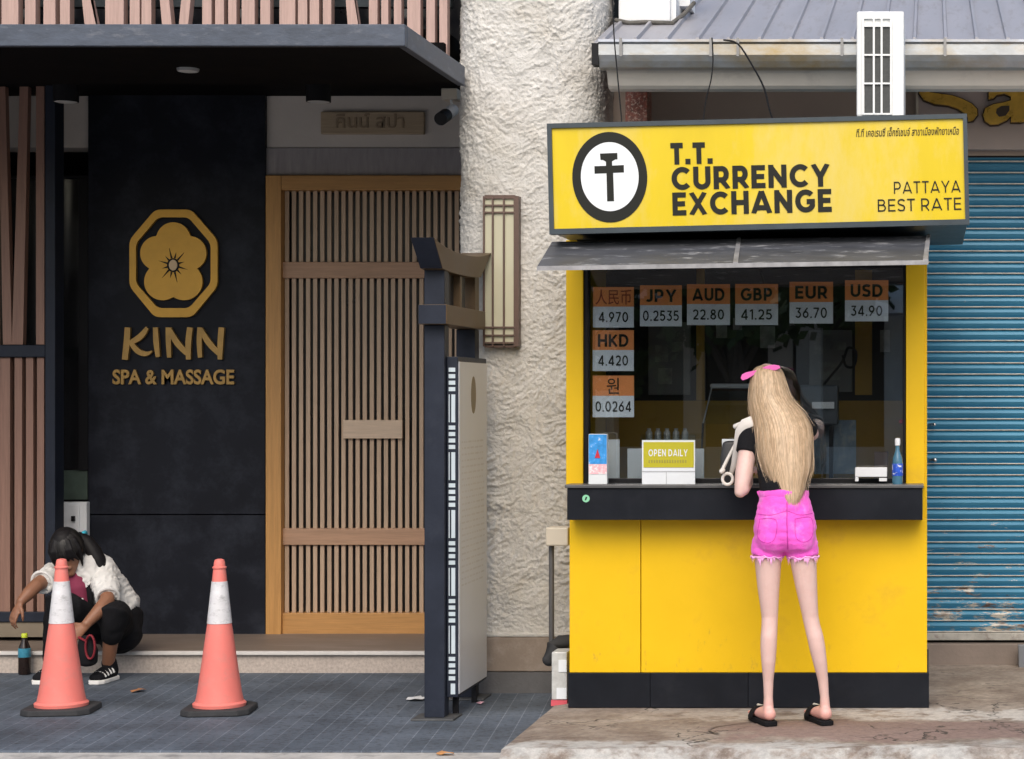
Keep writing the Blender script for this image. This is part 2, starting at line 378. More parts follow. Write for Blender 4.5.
CONE = M('faded_cone_plastic', (.76, .20, .17), .5, var=.05, vscale=5, dirt=(.62,.22,.19), dscale=12, dlo=.5, dhi=.75, spec=.35, sss=.05, bump=.08, bscale=18)
CONEW = M('reflective_sleeve', (.66, .66, .68), .45, var=.12, vscale=10, dirt=(.34,.34,.35), dscale=22, dlo=.52, dhi=.72, stretch=(1,1,2), bump=.2, bscale=40)
RUBBER = M('black_rubber', (.03, .031, .034), .8, var=.25, vscale=12, bump=.2)
SKIN = M('fair_skin', (.68, .47, .425), .5, var=.04, vscale=7, sss=.06, dirt=(.64,.41,.36), dscale=30, dlo=.45, dhi=.85)
def redden(m):
    # flushed heels and toes of a standing person
    nt = m.node_tree; N = nt.nodes.new; L = nt.links.new; b = nt.nodes['Principled BSDF']; src = b.inputs['Base Color'].links[0].from_socket
    tc = N('ShaderNodeTexCoord'); sp_ = N('ShaderNodeSeparateXYZ'); L(tc.outputs['Object'], sp_.inputs[0]); r = N('ShaderNodeMapRange'); L(sp_.outputs[2], r.inputs[0])
    r.inputs[1].default_value = .13; r.inputs[2].default_value = .04; r.inputs[3].default_value = 0; r.inputs[4].default_value = .75
    x = N('ShaderNodeMix'); x.data_type = 'RGBA'; L(r.outputs[0], x.inputs[0]); L(src, x.inputs[6]); x.inputs[7].default_value = (.72,.33,.28,1); L(x.outputs[2], b.inputs['Base Color'])
redden(SKIN)
SKINR = M('reddened_heel_skin', (.70, .30, .25), .5, var=.06, sss=.1)
SKINB = M('brown_skin', (.25, .115, .065), .5, var=.08, vscale=9, sss=.08)
PINK = M('pink_denim', (.86, .10, .60), .8, var=.10, vscale=12, bump=.3, bscale=260, dirt=(.88,.26,.70), dscale=14, dlo=.52, dhi=.75, sheen=.2)
PINKL = M('frayed_pink', (.90, .42, .76), .85, var=.1, sheen=.2)
PINKR = M('pink_ribbon', (.82, .15, .50), .5, var=.06)
BLKC = M('black_cotton', (.008, .008, .010), .9, var=.25, vscale=14, bump=.25, bscale=120, spec=.2)
LEATH = M('brown_leather_patch', (.30, .12, .06), .6, var=.1)
WHTC = M('white_shirt', (.66, .65, .63), .85, var=.06, vscale=12, bump=.35, bscale=28)
MAG = M('magenta_tshirt', (.20, .022, .06), .85, var=.12)
RED = M('red_cloth', (.55, .02, .04), .6, var=.1)
BLKH = M('black_hair', (.009, .008, .009), .52, var=.4, vscale=30, stretch=(3,3,.4), spec=.5)
TEAL = M('teal_elastic', (.05, .45, .60), .6)
SHOEW = M('white_rubber', (.75, .74, .72), .5, var=.06)
STRAPW = M('cream_strap', (.70, .66, .62), .5, var=.06)
def strand_tint(m, lo, hi):
    nt = m.node_tree; N = nt.nodes.new; L = nt.links.new; b = nt.nodes['Principled BSDF']
    g = N('ShaderNodeNewGeometry'); x = N('ShaderNodeMix'); x.data_type = 'RGBA'; L(g.outputs['Random Per Island'], x.inputs[0]); x.inputs[6].default_value = (*lo,1); x.inputs[7].default_value = (*hi,1); L(x.outputs[2], b.inputs['Base Color'])
strand_tint(BLKH, (.003,.003,.003), (.034,.030,.029))
BLUEP = M('blue_print', (.04, .30, .72), .4, var=.25, vscale=40, dirt=(.65,.75,.85), dscale=40, dlo=.58, dhi=.68)
PINKP = M('pink_print', (.85, .45, .5), .4, var=.2, vscale=60, dirt=(.85,.85,.85), dscale=50, dlo=.5, dhi=.6)
OLIVE = M('yellow_card_print', (.52, .47, .02), .4, var=.05)
PAPER = M('paper', (.72, .76, .78), .6, var=.04)
GREEN = M('green_sticker', (.25, .60, .38), .4)
BEIGEP = M('beige_plastic', (.62, .57, .48), .5, var=.08)
LEAF = M('dry_leaf', (.36, .16, .07), .8, var=.2)
COLA = M('dark_drink', (.02, .012, .01), .12, var=.1)
CAPY = M('lime_cap', (.55, .65, .04), .4)
BLUEL = M('blue_label', (.05, .26, .38), .4, var=.2, vscale=40)
LAMPD = M('lantern_paper', (.54, .525, .39), .6, var=.05, vscale=4)
LAMPF = M('lantern_frame', (.12, .075, .06), .5, var=.2)
LENS = M('downlight_lens', (.6, .6, .58), .3)

def hair_mat():
    m = M('blonde_hair', (.56, .42, .285), .45, var=.25, vscale=10, stretch=(9, 9, .25), spec=.35)
    nt = m.node_tree; N = nt.nodes.new; L = nt.links.new; b = nt.nodes['Principled BSDF']; src = b.inputs['Base Color'].links[0].from_socket
    g = N('ShaderNodeNewGeometry'); cr = N('ShaderNodeValToRGB'); L(g.outputs['Random Per Island'], cr.inputs[0])
    e = cr.color_ramp.elements; e[0].position = 0; e[0].color = (.74,.68,.61,1); e[1].position = 1; e[1].color = (1.15,1.13,1.12,1)
    k = e.new(.3); k.color = (.8,.76,.7,1); k = e.new(.6); k.color = (1,1,1,1)
    x = N('ShaderNodeMix'); x.data_type = 'RGBA'; x.blend_type = 'MULTIPLY'; x.inputs[0].default_value = 1; L(src, x.inputs[6]); L(cr.outputs[0], x.inputs[7]); L(x.outputs[2], b.inputs['Base Color'])
    return m
BLOND = hair_mat()

def shutter_mat():
    """blue paint, chipped and rusty towards the foot of the shutter"""
    m = bpy.data.materials.new('worn_blue_shutter'); m.use_nodes = True; nt = m.node_tree; N = nt.nodes.new; L = nt.links.new
    b = nt.nodes['Principled BSDF']; b.inputs['Roughness'].default_value = .38; b.inputs['Metallic'].default_value = .15
    tc = N('ShaderNodeTexCoord'); mp = N('ShaderNodeMapping'); mp.inputs['Scale'].default_value = (1.3, 1, 5); L(tc.outputs['Object'], mp.inputs[0])
    n = N('ShaderNodeTexNoise'); n.inputs['Scale'].default_value = 5; n.inputs['Detail'].default_value = 10; n.inputs['Roughness'].default_value = .78; L(mp.outputs[0], n.inputs[0])
    sp = N('ShaderNodeSeparateXYZ'); L(tc.outputs['Object'], sp.inputs[0])
    g = N('ShaderNodeMapRange'); L(sp.outputs[2], g.inputs[0]); g.inputs[1].default_value = 1.05; g.inputs[2].default_value = .02; g.inputs[3].default_value = 0; g.inputs[4].default_value = .19
    ad = N('ShaderNodeMath'); ad.operation = 'ADD'; L(n.outputs[0], ad.inputs[0]); L(g.outputs[0], ad.inputs[1])
    r = N('ShaderNodeMapRange'); L(ad.outputs[0], r.inputs[0]); r.inputs[1].default_value = .64; r.inputs[2].default_value = .685
    n2 = N('ShaderNodeTexNoise'); n2.inputs['Scale'].default_value = 11; n2.inputs['Detail'].default_value = 6; L(mp.outputs[0], n2.inputs[0])
    cr = N('ShaderNodeValToRGB'); L(n2.outputs[0], cr.inputs[0])
    cr.color_ramp.elements[0].position = .4; cr.color_ramp.elements[0].color = (.10, .06, .045, 1)
    cr.color_ramp.elements[1].position = .62; cr.color_ramp.elements[1].color = (.55, .52, .46, 1)
    n4 = N('ShaderNodeTexNoise'); n4.inputs['Scale'].default_value = 1.8; L(mp.outputs[0], n4.inputs[0])
    bl = N('ShaderNodeMix'); bl.data_type = 'RGBA'; L(n4.outputs[0], bl.inputs[0]); bl.inputs[6].default_value = (.018, .14, .26, 1); bl.inputs[7].default_value = (.055, .25, .40, 1)
    mx = N('ShaderNodeMix'); mx.data_type = 'RGBA'; L(r.outputs[0], mx.inputs[0]); L(bl.outputs[2], mx.inputs[6]); L(cr.outputs[0], mx.inputs[7])
    L(mx.outputs[2], b.inputs['Base Color']); return m
SHUT = shutter_mat()

def tile_mat():
    m = bpy.data.materials.new('slate_pavers'); m.use_nodes = True; nt = m.node_tree; N = nt.nodes.new; L = nt.links.new
    b = nt.nodes['Principled BSDF']; b.inputs['Roughness'].default_value = .8
    tc = N('ShaderNodeTexCoord'); mp = N('ShaderNodeMapping'); mp.inputs['Rotation'].default_value = (0, 0, R(90-6.3)); L(tc.outputs['Object'], mp.inputs[0])
    br = N('ShaderNodeTexBrick'); L(mp.outputs[0], br.inputs[0]); br.inputs['Scale'].default_value = 1
    br.inputs['Brick Width'].default_value = 1.3; br.inputs['Row Height'].default_value = .09; br.inputs['Mortar Size'].default_value = .0035
    br.inputs['Mortar Smooth'].default_value = .6; br.inputs['Bias'].default_value = -.2
    br.inputs['Color1'].default_value = (.043, .054, .070, 1); br.inputs['Color2'].default_value = (.055, .067, .085, 1); br.inputs['Mortar'].default_value = (.088, .103, .125, 1)
    n = N('ShaderNodeTexNoise'); n.inputs['Scale'].default_value = 28; n.inputs['Detail'].default_value = 8; n.inputs['Roughness'].default_value = .75; L(tc.outputs['Object'], n.inputs[0])
    r = N('ShaderNodeMapRange'); L(n.outputs[0], r.inputs[0]); r.inputs[1].default_value = .3; r.inputs[2].default_value = .5; r.inputs[3].default_value = .45; r.inputs[4].default_value = 1.8
    n2 = N('ShaderNodeTexNoise'); n2.inputs['Scale'].default_value = 2.2; n2.inputs['Detail'].default_value = 5; L(tc.outputs['Object'], n2.inputs[0])
    r2 = N('ShaderNodeMapRange'); L(n2.outputs[0], r2.inputs[0]); r2.inputs[1].default_value = .3; r2.inputs[2].default_value = .7; r2.inputs[3].default_value = .62; r2.inputs[4].default_value = 1.35
    mm = N('ShaderNodeMath'); mm.operation = 'MULTIPLY'; L(r.outputs[0], mm.inputs[0]); L(r2.outputs[0], mm.inputs[1])
    mx = N('ShaderNodeMix'); mx.data_type = 'RGBA'; mx.blend_type = 'MULTIPLY'; mx.inputs[0].default_value = 1; L(br.outputs[0], mx.inputs[6]); L(mm.outputs[0], mx.inputs[7])
    L(mx.outputs[2], b.inputs['Base Color'])
    bp = N('ShaderNodeBump'); bp.inputs['Strength'].default_value = .5; bp.inputs['Distance'].default_value = .006; L(n.outputs[0], bp.inputs['Height']); L(bp.outputs[0], b.inputs['Normal'])
    return m
TILE = tile_mat()
def slab_mat():
    # worn concrete: a reddish paved band, pale cement along the kiosk foot and the front edge, hairline cracks
    m = bpy.data.materials.new('worn_concrete'); m.use_nodes = True; nt = m.node_tree; N = nt.nodes.new; L = nt.links.new
    b = nt.nodes['Principled BSDF']; b.inputs['Roughness'].default_value = .85; b.inputs['Specular IOR Level'].default_value = .3
    geo = N('ShaderNodeNewGeometry').outputs['Position']
    def noi(sc, det=6, ro=.65, st=(1,1,1)):
        mp = N('ShaderNodeMapping'); mp.inputs['Scale'].default_value = st; L(geo, mp.inputs[0]); n = N('ShaderNodeTexNoise'); n.inputs['Scale'].default_value = sc; n.inputs['Detail'].default_value = det; n.inputs['Roughness'].default_value = ro; L(mp.outputs[0], n.inputs[0]); return n.outputs[0]
    def rng(src, a, b_, c=0, d=1):
        r = N('ShaderNodeMapRange'); L(src, r.inputs[0]); r.inputs[1].default_value = a; r.inputs[2].default_value = b_; r.inputs[3].default_value = c; r.inputs[4].default_value = d; return r.outputs[0]
    def mth(op, a, b_):
        r = N('ShaderNodeMath'); r.operation = op
        for k, v in enumerate((a, b_)):
            if isinstance(v, (int, float)): r.inputs[k].default_value = v
            else: L(v, r.inputs[k])
        return r.outputs[0]
    def mixc(f, a, col, blend='MIX'):
        x = N('ShaderNodeMix'); x.data_type = 'RGBA'; x.blend_type = blend; L(f, x.inputs[0]) if not isinstance(f, (int, float)) else setattr(x.inputs[0], 'default_value', f); L(a, x.inputs[6])
        if isinstance(col, tuple): x.inputs[7].default_value = (*col, 1)
        else: L(col, x.inputs[7])
        return x.outputs[2]
    sp_ = N('ShaderNodeSeparateXYZ'); L(geo, sp_.inputs[0]); X_, Y_ = sp_.outputs[0], sp_.outputs[1]
    wob = mth('MULTIPLY', mth('SUBTRACT', noi(3.5, 5), .5), .5); y = mth('ADD', Y_, wob); x = mth('ADD', X_, mth('MULTIPLY', wob, 2))
    base = N('ShaderNodeValToRGB'); L(noi(3, 8, .7), base.inputs[0]); e = base.color_ramp.elements
    e[0].position = .36; e[0].color = (.185,.145,.118,1); e[1].position = .66; e[1].color = (.36,.31,.26,1)
    band = mth('MULTIPLY', mth('MULTIPLY', rng(y, 9.08, 9.14), rng(y, 9.60, 9.54)), rng(x, -1.02, -.80))
    c = mixc(mth('MULTIPLY', band, .85), base.outputs[0], (.235,.165,.145))
    strip = mth('MULTIPLY', mth('MULTIPLY', rng(y, 9.60, 9.66), rng(y, 10.0, 9.95)), rng(x, -1.6, .1, .12, .95))
    c = mixc(mth('MULTIPLY', strip, rng(noi(9), .38, .5)), c, (.50,.47,.43))
    front = mth('MULTIPLY', rng(y, 9.06, 8.98), rng(x, .55, .1, .0, 1))
    c = mixc(mth('MULTIPLY', front, rng(noi(6, 8), .36, .52)), c, (.44,.43,.405))
    c = mixc(1.0, c, rng(noi(26, 8, .75), .3, .7, .72, 1.3), 'MULTIPLY')
    v = N('ShaderNodeTexVoronoi'); v.feature = 'DISTANCE_TO_EDGE'; v.inputs['Scale'].default_value = 1.5; ad = N('ShaderNodeVectorMath'); ad.operation = 'ADD'
    nv = N('ShaderNodeTexNoise'); nv.inputs['Scale'].default_value = 4; nv.inputs['Detail'].default_value = 5; L(geo, nv.inputs[0]); sc_ = N('ShaderNodeVectorMath'); sc_.operation = 'SCALE'; sc_.inputs['Scale'].default_value = .5; L(nv.outputs['Color'], sc_.inputs[0])
    L(geo, ad.inputs[0]); L(sc_.outputs[0], ad.inputs[1]); L(ad.outputs[0], v.inputs['Vector'])
    c = mixc(mth('MULTIPLY', rng(v.outputs['Distance'], .012, .004), rng(noi(1.7), .47, .56)), c, (.055,.048,.042))
    L(c, b.inputs['Base Color'])
    bp = N('ShaderNodeBump'); bp.inputs['Strength'].default_value = .5; bp.inputs['Distance'].default_value = .012; L(noi(22, 9, .7), bp.inputs['Height']); L(bp.outputs[0], b.inputs['Normal'])
    return m
SLAB = slab_mat()
PAVER = M('brownish_pavers', (.25, .185, .165), .85, var=.2, vscale=6, bump=.3, bscale=60, dirt=(.36,.31,.28), dscale=3, dlo=.5, dhi=.72)
KERB = M('pale_kerb_concrete', (.46, .45, .43), .85, var=.2, vscale=6, bump=.35, bscale=60, dirt=(.24,.235,.23), dscale=5, dlo=.52, dhi=.68)
STEPT = M('step_top', (.21, .165, .135), .55, var=.1, vscale=5, stretch=(.4,1,1), dirt=(.27,.22,.19), dscale=6)
STEPR = M('step_granite', (.45, .39, .345), .7, var=.25, vscale=60, dirt=(.33,.28,.25), dscale=4, dlo=.52, dhi=.8)
STEPN = M('step_nosing', (.60, .58, .56), .6, var=.12, vscale=9)
ASPH = M('concrete_road', (.27, .265, .26), .9, var=.25, vscale=30, bump=.4, bscale=120)

# ------------------------------------------------------------------ ground
G = .073
kind(obj('ground', box(B(), -60, 60, -40, 60, -.5, -.12), M('earth', (.16,.14,.12), .9)), 'structure')
kind(obj('road', box(B(), -40, 40, -5.5, 8.55, -.118, -.03), ASPH), 'structure')
bm = B(); box(bm, -20, 20, 8.55, 9.215, -.118, -.006)
kind(obj('kerb', bm, KERB, bevel=.012), 'structure')
bm = B(); box(bm, -20, -1.86, 9.22, 13.2, -.118, 0)
kind(obj('sidewalk', bm, TILE, bevel=.006), 'structure')
# raised concrete apron in front of the kiosk: uneven edge towards the paving
bm = B()
nx, ny = 80, 30; grid = []
for j in range(ny+1):
    row = []
    for i in range(nx+1):
        u = i/nx; v = j/ny
        y = 8.86 + v*(12.2-8.86)
        x = -1.855 + u*6.0
        if i == 0: x += .012*noise.noise(Vector((y*6, 3.1, 0)))
        yy = y + (0 if j else .05*noise.noise(Vector((x*2.3, 0, 5)))+.03*noise.noise(Vector((x*7, 0, 2))))
        z = G + .003*noise.noise(Vector((x*3, y*3, 0)))
        e = min((x+1.86)/.03, 1); z -= .012*(1-e)**2
        row.append(bm.verts.new((x, yy, z)))
    grid.append(row)
for j in range(ny):
    for i in range(nx): bm.faces.new((grid[j][i], grid[j][i+1], grid[j+1][i+1], grid[j+1][i]))
edge = [grid[0][i] for i in range(nx+1)]; low = [bm.verts.new((v.co.x, v.co.y-.10-.05*abs(noise.noise(Vector((v.co.x*3,1,1)))), -.008)) for v in edge]
for i in range(nx): bm.faces.new((low[i], low[i+1], edge[i+1], edge[i]))
edge2 = [grid[j][0] for j in range(ny+1)]; low2 = [bm.verts.new((v.co.x-.015, v.co.y, -.01)) for v in edge2]
for i in range(ny): bm.faces.new((low2[i+1], low2[i], edge2[i], edge2[i+1]))
bm.faces.new((low2[0], low[0], edge[0]))
kind(obj('pavement', bm, SLAB, smooth=True), 'structure')
# round access cover let into the pavement, its gap filled with dirt
mh = thing('manhole_cover', 'round worn access cover let into the pavement at the woman\'s feet', 'manhole cover', (-.45, 9.33, G))
bm = B(); a = []; b = []
for k in range(97):
    t = 2*math.pi*k/96; r = 1+.014*noise.noise(Vector((math.cos(t)*3, math.sin(t)*3, 0)))
    a.append((-.45+.56*r*math.cos(t), 9.33+.30*r*math.sin(t))); b.append((-.45+.548*r*math.cos(t), 9.33+.288*r*math.sin(t)))
va = [[bm.verts.new((x, y, G+.0055)) for x, y in L_[22:56]] for L_ in (a, b)]
for k in range(33): bm.faces.new((va[0][k], va[0][k+1], va[1][k+1], va[1][k]))
def gap_mat():
    m = SLAB.copy(); m.name = 'cover_gap'; nt = m.node_tree; N = nt.nodes.new; L = nt.links.new; bb = nt.nodes['Principled BSDF']; src = bb.inputs['Base Color'].links[0].from_socket
    n = N('ShaderNodeTexNoise'); n.inputs['Scale'].default_value = 1.3; n.inputs['Detail'].default_value = 4; tc = N('ShaderNodeNewGeometry'); L(tc.outputs['Position'], n.inputs[0]); r = N('ShaderNodeMapRange'); L(n.outputs[0], r.inputs[0]); r.inputs[1].default_value = .60; r.inputs[2].default_value = .66
    sp2 = N('ShaderNodeSeparateXYZ'); L(tc.outputs['Position'], sp2.inputs[0]); r3 = N('ShaderNodeMapRange'); L(sp2.outputs[0], r3.inputs[0]); r3.inputs[1].default_value = -.62; r3.inputs[2].default_value = -.40; mxm = N('ShaderNodeMath'); mxm.operation = 'MAXIMUM'; L(r.outputs[0], mxm.inputs[0]); L(r3.outputs[0], mxm.inputs[1]); r = mxm
    x = N('ShaderNodeMix'); x.data_type = 'RGBA'; L(r.outputs[0], x.inputs[0]); x.inputs[6].default_value = (.045,.04,.036,1); L(src, x.inputs[7]); L(x.outputs[2], bb.inputs['Base Color']); return m
obj('rim', bm, gap_mat(), mh)
bm = B(); vc = bm.verts.new((-.45, 9.33, G+.006)); vr = [bm.verts.new((x, y, G-.006)) for x, y in b[:-1]]; vm = [bm.verts.new((-.45+(x+.45)*.9, 9.33+(y-9.33)*.9, G+.0035)) for x, y in b[:-1]]
for k in range(96):
    bm.faces.new((vm[k], vm[(k+1) % 96], vc)); bm.faces.new((vr[k], vr[(k+1) % 96], vm[(k+1) % 96], vm[k]))
obj('plate', bm, SLAB, mh, smooth=True)

# entrance step of the spa
bm = B(); box(bm, -12, -2.4, 11.8, 13.2, -.1, .112)
kind(obj('entrance_step', bm, [STEPR]), 'structure')
bm = B(); box(bm, -12, -2.4, 11.785, 13.2, .1125, .124)
kind(obj('step_tread', bm, STEPT), 'structure')
bm = B(); box(bm, -12, -2.4, 11.775, 11.81, .105, .127)
kind(obj('step_nosing', bm, STEPN, bevel=.004), 'structure')

# ------------------------------------------------------------------ spa building
spa = thing('spa_building', 'dark fronted spa and massage shop with slatted balcony and lattice door', 'building', (-5, 12.7, 0))
WD = 12.70
# plaster wall above the door and behind the panels
bm = B(); pbox(bm, -260, 470, 60, 147.5, WD, WD+.25)
obj('wall', bm, BEIGEW, spa)
bm = B(); pbox(bm, 265.5, 470, 147.8, 175, WD-.01, WD+.2); obj('lintel_board', bm, CONCS, spa, bevel=.003)
# charcoal sign wall with a horizontal panel joint
SD = 12.662
sw = obj('sign_wall', pbox(B(), 88, 265, 80, 514.2, SD, SD+.2), SPAWALL, spa, bevel=.003)
bm = B(); pbox(bm, 88, 265, 515.2, 634.5, SD, SD+.2); obj('lower_wall', bm, SPAWALL, spa, bevel=.003)
# emblem: elongated octagon ring with a five petal flower
q = 1/642*110
def ep(x, y): return (PX(120+x*q, SD), PZ(200+y*q, SD))
def rounded(pts, rad, k=4):
    out = []; n = len(pts)
    for i in range(n):
        p = Vector(pts[i]); a = (Vector(pts[i-1])-p).normalized()*rad; b = (Vector(pts[(i+1)%n])-p).normalized()*rad
        for s in range(k+1):
            t = s/k; out.append(tuple((p+a)*(1-t)**2 + p*2*t*(1-t) + (p+b)*t*t))
    return out
oo = [(215,58),(425,58),(578,235),(578,505),(430,685),(212,685),(65,505),(65,235)]
ii = [(232,103),(408,103),(538,255),(538,487),(412,632),(230,632),(103,487),(103,255)]
bm = ring(B(), [ep(*p) for p in rounded(oo, 34)], [ep(*p) for p in rounded(ii, 28)], SD-.028, SD-.004)
em = obj('emblem_ring', bm, GOLD, sw)
pc = [(320,232,100),(413,312,100),(382,478,108),(258,478,108),(227,312,100)]
outl = []
for k in range(160):
    t = 2*math.pi*k/160; best = 0
    dx, dy = math.sin(t), -math.cos(t); ox, oy = 320, 378
    for cx, cy, r in pc:
        rx, ry = cx-ox, cy-oy; pr = rx*dx+ry*dy; h2 = r*r-(rx*rx+ry*ry-pr*pr)
        if h2 > 0: best = max(best, pr+math.sqrt(h2))
    outl.append(ep(ox+dx*best, oy+dy*best))
bm = prism(B(), outl, SD-.026, SD-.004)
obj('flower', bm, GOLD, sw)
bm = B()
for k in range(12):
    a = 2*math.pi*(k+.5)/12; c, s = math.cos(a), math.sin(a); L1 = 66 if k % 2 else 90
    prism(bm, [ep(320+c*36-s*5, 382+s*42+c*5), ep(320+c*36+s*5, 382+s*42-c*5), ep(320+c*L1, 382+s*L1*1.15)], SD-.030, SD-.0265)
ring(bm, ell(*ep(320,382), .037, .043, 32), ell(*ep(320,382), .027, .034, 32), SD-.031, SD-.0265)
obj('stamen', bm, BLACK, sw)
bm = prism(B(), ell(*ep(320,382), .0255, .0325, 32), SD-.031, SD-.0265); obj('flower_heart', bm, PALE, sw)
# KINN in brush strokes (each stroke a tapering ribbon)
kq = 140/1024
def kp(x, y): return (PX(105+x*kq, SD), PZ(315+y*kq, SD))
def stroke(bm, pts, d0, d1):
    pts = smooth_path(pts, 5); l = []; r = []
    for i, (x, y, w) in enumerate(pts):
        a = pts[max(i-1,0)]; b = pts[min(i+1,len(pts)-1)]; tx, ty = b[0]-a[0], b[1]-a[1]; n = math.hypot(tx, ty) or 1
        l.append(kp(x-ty/n*w/2, y+tx/n*w/2)); r.append(kp(x+ty/n*w/2, y-tx/n*w/2))
    prism(bm, l+r[::-1], d0, d1)
bm = B()
ST = [[(178,92,40),(172,200,44),(158,328,42)], [(322,94,26),(270,160,44),(196,206,34)], [(196,196,30),(250,262,40),(310,285,34),(358,264,10)],
      [(382,92,34),(388,200,40),(400,308,30)],
      [(478,92,44),(476,200,36),(482,312,30)], [(478,100,36),(540,205,44),(612,282,38)], [(634,92,40),(622,200,42),(622,326,34)],
      [(706,92,34),(702,200,36),(708,312,30)], [(706,100,36),(772,205,44),(845,282,38)], [(864,92,40),(856,200,42),(852,326,32)]]
for k, s in enumerate(ST): stroke(bm, s, SD-.030-.0006*(k%4), SD-.004)
obj('lettering', bm, GOLDD, sw)
bm = ptext('SPA & MASSAGE', 113.5, 235, 369.5, 384.5, SD-.004, t=.016, bold=.028)
obj('lettering', bm, GOLDD, sw)

# door: frame, lattice, rails, plaque, dark room behind
dr = obj('door', pbox(B(), 281, 470, 190, 613, WD+.10, WD+.13), M('door_backing', (.012,.010,.009), .3, var=.2), spa)
bm = B(); pbox(bm, 265.5, 281, 175.3, 635, WD-.05, WD+.12); obj('jamb', bm, DOORW, dr, bevel=.004)
bm = B(); pbox(bm, 281.2, 470, 175.3, 190, WD-.048, WD+.10); obj('door_head', bm, DOORH, dr, bevel=.004)
bm = B(); pbox(bm, 281.2, 470, 613, 635, WD-.02, WD+.09); obj('bottom_rail', bm, DOORH, dr, bevel=.004)
for r_ in ((262, 278), (528.5, 545)): obj('rail', pbox(B(), 281.2, 470, *r_, WD-.012, WD+.06), LATTH, dr, bevel=.003)
bm = B(); x = 284.8
while x < 468:
    for (a, b) in ((190.3, 261.8), (278.2, 528.3), (545.2, 612.8)): pbox(bm, x, x+4.0, a, b, WD+.01, WD+.026)
    x += 7.08
obj('lattice', bm, LATT, dr)
bm = B(); pbox(bm, 343, 402, 420, 438.5, WD-.02, WD+.009); pq = obj('plaque', bm, PALEW, dr, bevel=.002)

# canopy over the entrance with a steel edge
CZ0, CZ1 = 3.262, 3.366
bm = B(); box(bm, -14, -2.50, 9.76, 9.80, CZ0, CZ1); box(bm, -2.54, -2.50, 9.803, 11.02, CZ0, CZ1)
cn = obj('canopy', bm, CANOPY, spa, bevel=.004)
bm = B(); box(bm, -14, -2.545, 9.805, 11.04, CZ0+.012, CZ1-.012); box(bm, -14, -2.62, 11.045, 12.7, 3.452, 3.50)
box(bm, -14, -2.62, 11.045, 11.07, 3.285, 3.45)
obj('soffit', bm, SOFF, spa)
# balcony: pale rosewood slats, some leaning, before dark glass
BD = 11.10; bz = .2634
sl = [(30,70,30,70),(95,135,95,135),(165,210,165,210),(228,265,228,265),(320,352,331,374),(400,470,400,470),(493,530,493,530),(538,575,538,575),(615,650,624,660),(697,732,687,722),(768,803,768,803),(817,850,817,850),(867,898,867,898),(918,967,918,967)]
sl2 = [(0,57,0,57),(78,115,78,115),(150,210,150,210),(220,255,220,255),(265,300,265,300),(315,347,315,347),(408,440,416,456),(490,522,490,522),(537,563,537,563),(585,613,585,613),(635,685,635,685),(708,740,708,740),(757,787,757,787)]
S = [tuple(v*bz for v in s) for s in sl] + [tuple(240+v*bz for v in s) for s in sl2[1:]]
S = [tuple(x-240 for x in s) for s in S[:14]] + S
bm = B()
for (a, b, c, e) in S:
    # top edge at y=0 of the photo, foot at y=27, continued upward and downward
    def at(xt, xb, yy): return PX(xt+(xb-xt)*yy/27, BD)
    y0, y1 = -170, 65
    w = .02+.02*random.random()
    zt, zb = PZ(y0, BD), PZ(y1, BD)
    lean = abs((a-c)) > .5
    xs = [at(a,c,60 if lean else 0), at(b,e,60 if lean else 0)]
    x0t, x1t, x0b, x1b = at(a,c,y0), at(b,e,y0), at(a,c,y1), at(b,e,y1)
    yo = BD - (.03 if lean else 0) - .004*random.random()
    hexa(bm, [(x0b,yo,zb),(x1b,yo,zb),(x1b,yo+.06,zb),(x0b,yo+.06,zb),(x0t,yo,zt),(x1t,yo,zt),(x1t,yo+.06,zt),(x0t,yo+.06,zt)])
obj('balcony_slats', bm, PINKW, spa)
bm = B(); box(bm, -14, -2.64, 11.60, 11.62, 3.52, 4.8); obj('balcony_glass', bm, M('night_glass', (.018,.02,.026), .12, var=.3, vscale=1.5, spec=.6), spa)
bm = B(); box(bm, -14, -2.64, 11.30, 11.36, 3.74, 3.78); obj('balcony_rail', bm, FRAMED, spa)
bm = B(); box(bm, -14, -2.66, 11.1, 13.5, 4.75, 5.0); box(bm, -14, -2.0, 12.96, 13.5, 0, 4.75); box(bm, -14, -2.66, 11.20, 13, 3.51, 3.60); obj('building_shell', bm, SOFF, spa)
bm = B(); box(bm, -14.2, -14.0, 9.8, 13.4, 0, 5); obj('end_wall', bm, BEIGEW, spa)
# slatted screen at the left with post, beam and sill
LD = 12.3
bm = B()
for (a, b) in ((0,10),(14.5,22),(26,33.2),(37,44)):
    for k in (0, 1, 2): pbox(bm, a-47*k, b-47*k, 357.5, 611.5, LD, LD+.05)
for (xt0, xt1, xb0, xb1) in ((-3,4,2,11),(19,27.5,11,22),(36,44.3,36,44.3)):
    for k in (0, 1, 2):
        a, b, c, e = [PX(v-47*k, LD) for v in (xt0, xt1, xb0, xb1)]; zt, zb = PZ(78, LD), PZ(344.5, LD)
        yo = LD+(.0 if abs(xt0-xb0) < 1 else .012)
        hexa(bm, [(c,yo,zb),(e,yo,zb),(e,yo+.045,zb),(c,yo+.045,zb),(a,yo,zt),(b,yo,zt),(b,yo+.045,zt),(a,yo+.045,zt)])
obj('slat_screen', bm, BROWNW, spa)
bm = B(); pbox(bm, -200, 44.9, 345, 357, LD-.03, LD+.08); pbox(bm, 45, 55, 60, 619, LD-.03, LD+.1); pbox(bm, -200, 44.9, 612, 622, LD-.03, LD+.12)
obj('screen_frame', bm, STEEL, spa, bevel=.004)
bm = B(); pbox(bm, -200, 56, 622.3, 637, LD-.015, LD+.3); obj('screen_sill', bm, M('sill_stone', (.20,.165,.12), .8, var=.15), spa)
